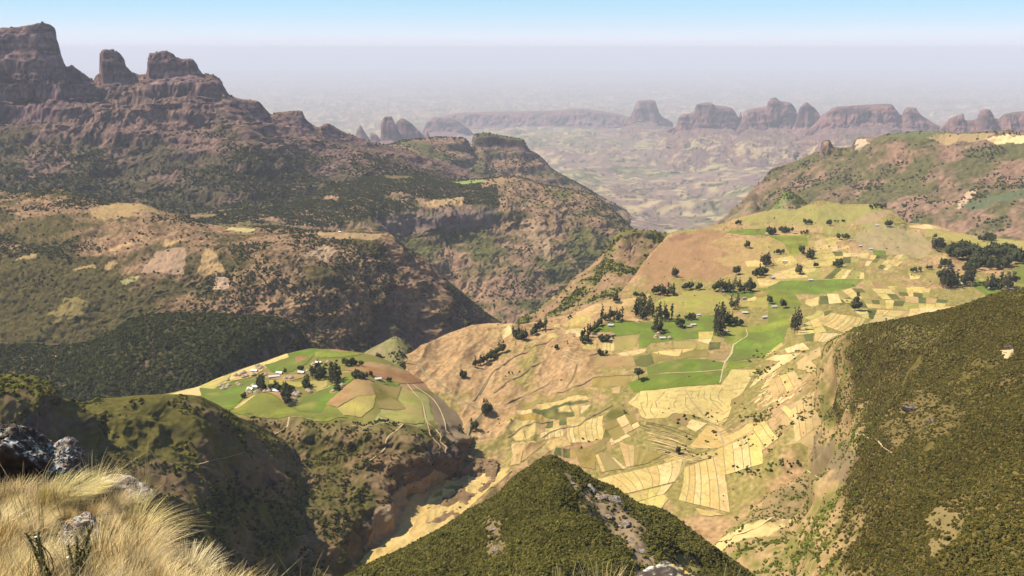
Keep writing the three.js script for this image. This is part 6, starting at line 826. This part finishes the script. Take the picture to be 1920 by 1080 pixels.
outcrop('brown rocky outcrop beside the path at the foot of the right mountainside', 'rslope', 1548, 905, [7, 3.2, 5], { seed: 1.4, turn: .4 }); outcrop('small rocks below the path at the foot of the right mountainside', 'rslope', 1600, 908, [4, 2, 3], { seed: 2.9 }); outcrop('pale bare knob high on the right mountainside near the frame edge', 'rslope', 1900, 668, [5, 5, 4], { seed: 5.7 });
[[1052, 884, 3.2, 'at the tip of the bare spine under the knoll top'], [1066, 908, 2.6, 'second from the top on the bare spine of the knoll'], [1098, 918, 5.5, 'large pale head of the bare spine of the knoll'], [1122, 940, 5, 'right below the pale head of the spine of the knoll'], [1150, 944, 6, 'broad rounded crown on the right of the knoll spine'], [1142, 972, 3.6, 'dark cleft middle of the knoll spine'], [1168, 990, 4.2, 'lower middle of the knoll spine'], [1180, 1020, 3.4, 'near the lower end of the knoll spine'], [1196, 1046, 3.2, 'lowest on the knoll spine'], [915, 1005, 3.2, 'on the left flank of the knoll'], [925, 1040, 2.6, 'lower on the left flank of the knoll']].forEach(([x, y, q, w], i) => outcrop('rough brown rock, ' + w, 'knoll', x, y, [q * rr(.8, 1.2), q * rr(.5, .8), q * rr(.8, 1.3)], { seed: i * 3.7 + 1, lichen: .8, pink: .6, turn: i }));
// tussock grass: bent blades, each a tapering strip
function blades(n, o = {}) {
  const pos = [], col = [], idx = [], R = o.R ?? .07, L = o.L ?? .34;
  for (let i = 0; i < n; i++) {
    const a = rr(0, 6.283), r = R * Math.sqrt(rnd()), x0 = Math.cos(a) * r, z0 = Math.sin(a) * r, len = L * rr(.55, 1.15), out = rr(.1, .75) * (o.spread ?? 1), wind = o.wind ?? .35, dx = Math.cos(a) * out + wind + rr(-.2, .2), dz = Math.sin(a) * out + rr(-.2, .2), w = rr(.0009, .0019) * (o.w ?? 1), sx = -dz, sz = dx, sh = Math.hypot(sx, sz) || 1, k = rr(.7, 1.25), warm = rnd(), b = pos.length / 3, S = 5;
    const dead = rnd() < .22, tip = dead ? mix3([.20, .13, .06], [.30, .21, .10], warm) : mix3(o.c2 ?? [.40, .285, .10], o.c3 ?? [.58, .45, .22], warm);
    for (let s = 0; s <= S; s++) { const t = s / S, q = len * (t - .12 * t * t), bend = len * t * t * .75, y = q * (1 - .3 * t * Math.min(1, Math.hypot(dx, dz))), ww = w * (1 - t * .85); for (const e of [-1, 1]) { pos.push(x0 + dx * bend + sx / sh * ww * e, y, z0 + dz * bend + sz / sh * ww * e); col.push(tip[0] * k, tip[1] * k, tip[2] * k); } if (s) idx.push(b + s * 2 - 2, b + s * 2 - 1, b + s * 2, b + s * 2, b + s * 2 - 1, b + s * 2 + 1); }
  }
  const g = new THREE.BufferGeometry(); g.setAttribute('position', new THREE.Float32BufferAttribute(pos, 3)); g.setAttribute('color', new THREE.Float32BufferAttribute(col, 3)); g.setIndex(idx); g.computeVertexNormals(); return g;
}
const STRAW = new THREE.MeshStandardMaterial({ vertexColors: true, roughness: .7, side: THREE.DoubleSide });
{
  const kinds = [blades(520, { L: .2, R: .06 }), blades(480, { L: .19, R: .06, c2: [.42, .29, .085], c3: [.55, .40, .15] }), blades(420, { L: .21, spread: 1.4 })];
  kinds.forEach((g, w) => {
    const l = []; for (let i = 0; i < 4000 && l.length < 120; i++) { const px = rr(-140, 430), py = rnd() < .4 ? rr(925, 1010) : rr(1010, 1440); if (px > 296 - (1080 - py) * .5 && py < 1140) continue; if (Math.hypot((px - 150) / 60, (py - 1020) / 45) < 1) continue; const p = sheets.ledge.spot(px, py); if (rnd() < .35 || p[2] > -1.5) continue; l.push(p); }
    const im = shadowed(new THREE.InstancedMesh(g, STRAW, l.length)); l.forEach((p, i) => { tmp.position.set(p[0], p[1] - .02, p[2]); tmp.rotation.set(rr(-.25, .25), rr(-1.3, 1.3), rr(-.3, .2)); tmp.scale.setScalar(rr(.65, 1.1) * (p[2] < -3.7 ? .62 : 1)); tmp.updateMatrix(); im.setMatrixAt(i, tmp.matrix); const f = rr(.8, 1.2); im.setColorAt(i, tc.setRGB(f, f * rr(.95, 1.03), f * rr(.85, 1.1))); });
    im.name = numbered('grass'); im.userData = { kind: 'stuff', label: 'dry golden tussock grass on the ledge at the lower left' }; scene.add(im);
  });
  { const g = mergeGeometries([blades(9, { L: .36, R: .05, w: 1.1, spread: .8, c2: [.34, .24, .10], c3: [.46, .34, .16] })]), l = []; for (let i = 0; i < 60; i++) l.push(sheets.ledge.spot(rr(-40, 290), rr(985, 1300))); const im = shadowed(new THREE.InstancedMesh(g, STRAW, l.length)); l.forEach((p, i) => { tmp.position.set(...p); tmp.rotation.set(rr(-.2, .2), rr(0, 6.28), rr(-.2, .2)); tmp.scale.setScalar(rr(.6, 1)); tmp.updateMatrix(); im.setMatrixAt(i, tmp.matrix); }); im.name = numbered('grass'); im.userData = { kind: 'stuff', label: 'taller dry seed stalks rising out of the golden grass' }; scene.add(im); }
  const tuft = (px, py, d, n, o, label, s = 1) => { const m = shadowed(new THREE.Mesh(blades(n, o), STRAW)); m.name = numbered('grass_tussock'); m.position.set(...P(px, py, d)); m.scale.setScalar(s); tag(m, label, 'grass tussock'); scene.add(m); };
  tuft(245, 1000, 4.45, 700, { L: .25, wind: .1, c0: [.14, .12, .02], c1: [.20, .17, .03], c2: [.32, .27, .06], c3: [.42, .33, .10] }, 'yellow-green grass tuft at the outer edge of the ledge, below the pale rock');
  tuft(118, 948, 4.2, 900, { L: .19, R: .12, wind: .75, c2: [.50, .42, .14], c3: [.6, .5, .2] }, 'wind-swept yellow tussock in front of the low boulder');
  tuft(350, 1105, 3.3, 1000, { L: .18, wind: .1, c2: [.62, .5, .26], c3: [.74, .62, .38] }, 'pale tussock at the lower right corner of the grassy ledge');
  tuft(185, 945, 4.8, 260, { L: .3, wind: .3 }, 'small tuft between the low boulder and the flat rock'); tuft(265, 925, 4.8, 22, { L: .42, wind: .05, spread: .4, c2: [.25, .2, .08], c3: [.3, .2, .1] }, 'thin dark grass stems rising behind the yellow-green tuft'); tuft(48, 948, 4.3, 420, { L: .14, R: .12, wind: .5, c2: [.38, .26, .12], c3: [.45, .32, .15] }, 'brownish tuft at the foot of the large boulder');
  for (const [px, n, L, lab] of [[565, 26, .20, 'thin dry grass stems at the bottom edge, below the dark valley'], [700, 30, .12, 'few short dry stems at the bottom edge, left of the bare rock spine'], [965, 40, .15, 'thin dry stems at the bottom edge under the knoll'], [1060, 90, .15, 'dry tussock at the bottom edge, left of the white rock'], [1130, 150, .17, 'dense dry tussock touching the bottom edge beside the white rock'], [1365, 22, .16, 'thin stems right of the white rock at the bottom edge'], [1490, 18, .18, 'lone thin stems at the bottom edge below the valley track'], [1690, 40, .11, 'low dry stems at the bottom edge under the heath slope']]) tuft(px, 1168, 2.75, n, { L: L * 1.25, wind: .05, R: .07, spread: .5 }, lab);
}
{ // heath plant with dark stems and needle tufts
  const t = new THREE.Group(), stems = [], V = (x, y, z) => new THREE.Vector3(x, y, z), green = new THREE.MeshStandardMaterial({ vertexColors: true, roughness: .8, side: THREE.DoubleSide }), tips = [];
  for (let i = 0; i < 12; i++) { const x = rr(-.13, .14), h = rr(.10, .22), lean = rr(-.06, .05), a = V(x * .6, -.03, rr(-.04, .04)), b = V(x + lean, h, rr(-.05, .05)); stems.push(new THREE.TubeGeometry(new THREE.CatmullRomCurve3([a, V(x * .75, h * .5, 0), b]), 8, .0022, 6)); tips.push([a, b]); }
  const pos = [], col = [], nor = []; for (const [a, b] of tips) for (let i = 0; i < 330; i++) { const k = rr(.12, 1.08), c = a.clone().lerp(b, k), d = V(rr(-1, 1), rr(.1, 1), rr(-1, 1)).normalize(), s = V(rr(-1, 1), rr(-1, 1), rr(-1, 1)).cross(d).normalize(), l = rr(.008, .016), f = rr(.7, 1.3), g = [.17 * f, .16 * f, .045 * f]; for (const q of [c.clone().addScaledVector(s, -.0026), c.clone().addScaledVector(s, .0026), c.clone().addScaledVector(d, l)]) { pos.push(q.x, q.y, q.z); nor.push(d.x, d.y, d.z); col.push(...g); } }
  const g = new THREE.BufferGeometry(); g.setAttribute('position', new THREE.Float32BufferAttribute(pos, 3)); g.setAttribute('normal', new THREE.Float32BufferAttribute(nor, 3)); g.setAttribute('color', new THREE.Float32BufferAttribute(col, 3));
  const st = shadowed(new THREE.Mesh(mergeGeometries(stems), new THREE.MeshStandardMaterial({ color: new THREE.Color().setRGB(.11, .08, .045), roughness: .9 }))); st.name = 'stem'; const lf = shadowed(new THREE.Mesh(g, green)); lf.name = 'foliage'; t.add(st, lf);
  for (const [x, y, z] of [[-.055, .21, .05], [.075, .12, .06]]) { const f = new THREE.Mesh(mergeGeometries([0, 1, 2, 3, 4].map((k) => { const s = new THREE.SphereGeometry(.003, 8, 6); s.scale(1, .6, 1); s.translate(Math.cos(k * 1.257) * .0035, 0, Math.sin(k * 1.257) * .0035); return s; })), new THREE.MeshStandardMaterial({ color: new THREE.Color().setRGB(.75, .74, .7), roughness: .8 })); f.name = 'flower'; f.position.set(x, y, z); t.add(shadowed(f)); }
  t.name = 'heath_plant'; t.scale.setScalar(.8); t.position.set(...P(112, 1078, 3.0)); tag(t, 'small heath plant with dark stems and green needles in front of the whitish rock', 'plant'); scene.add(t);
}
renderer.render(scene, camera);
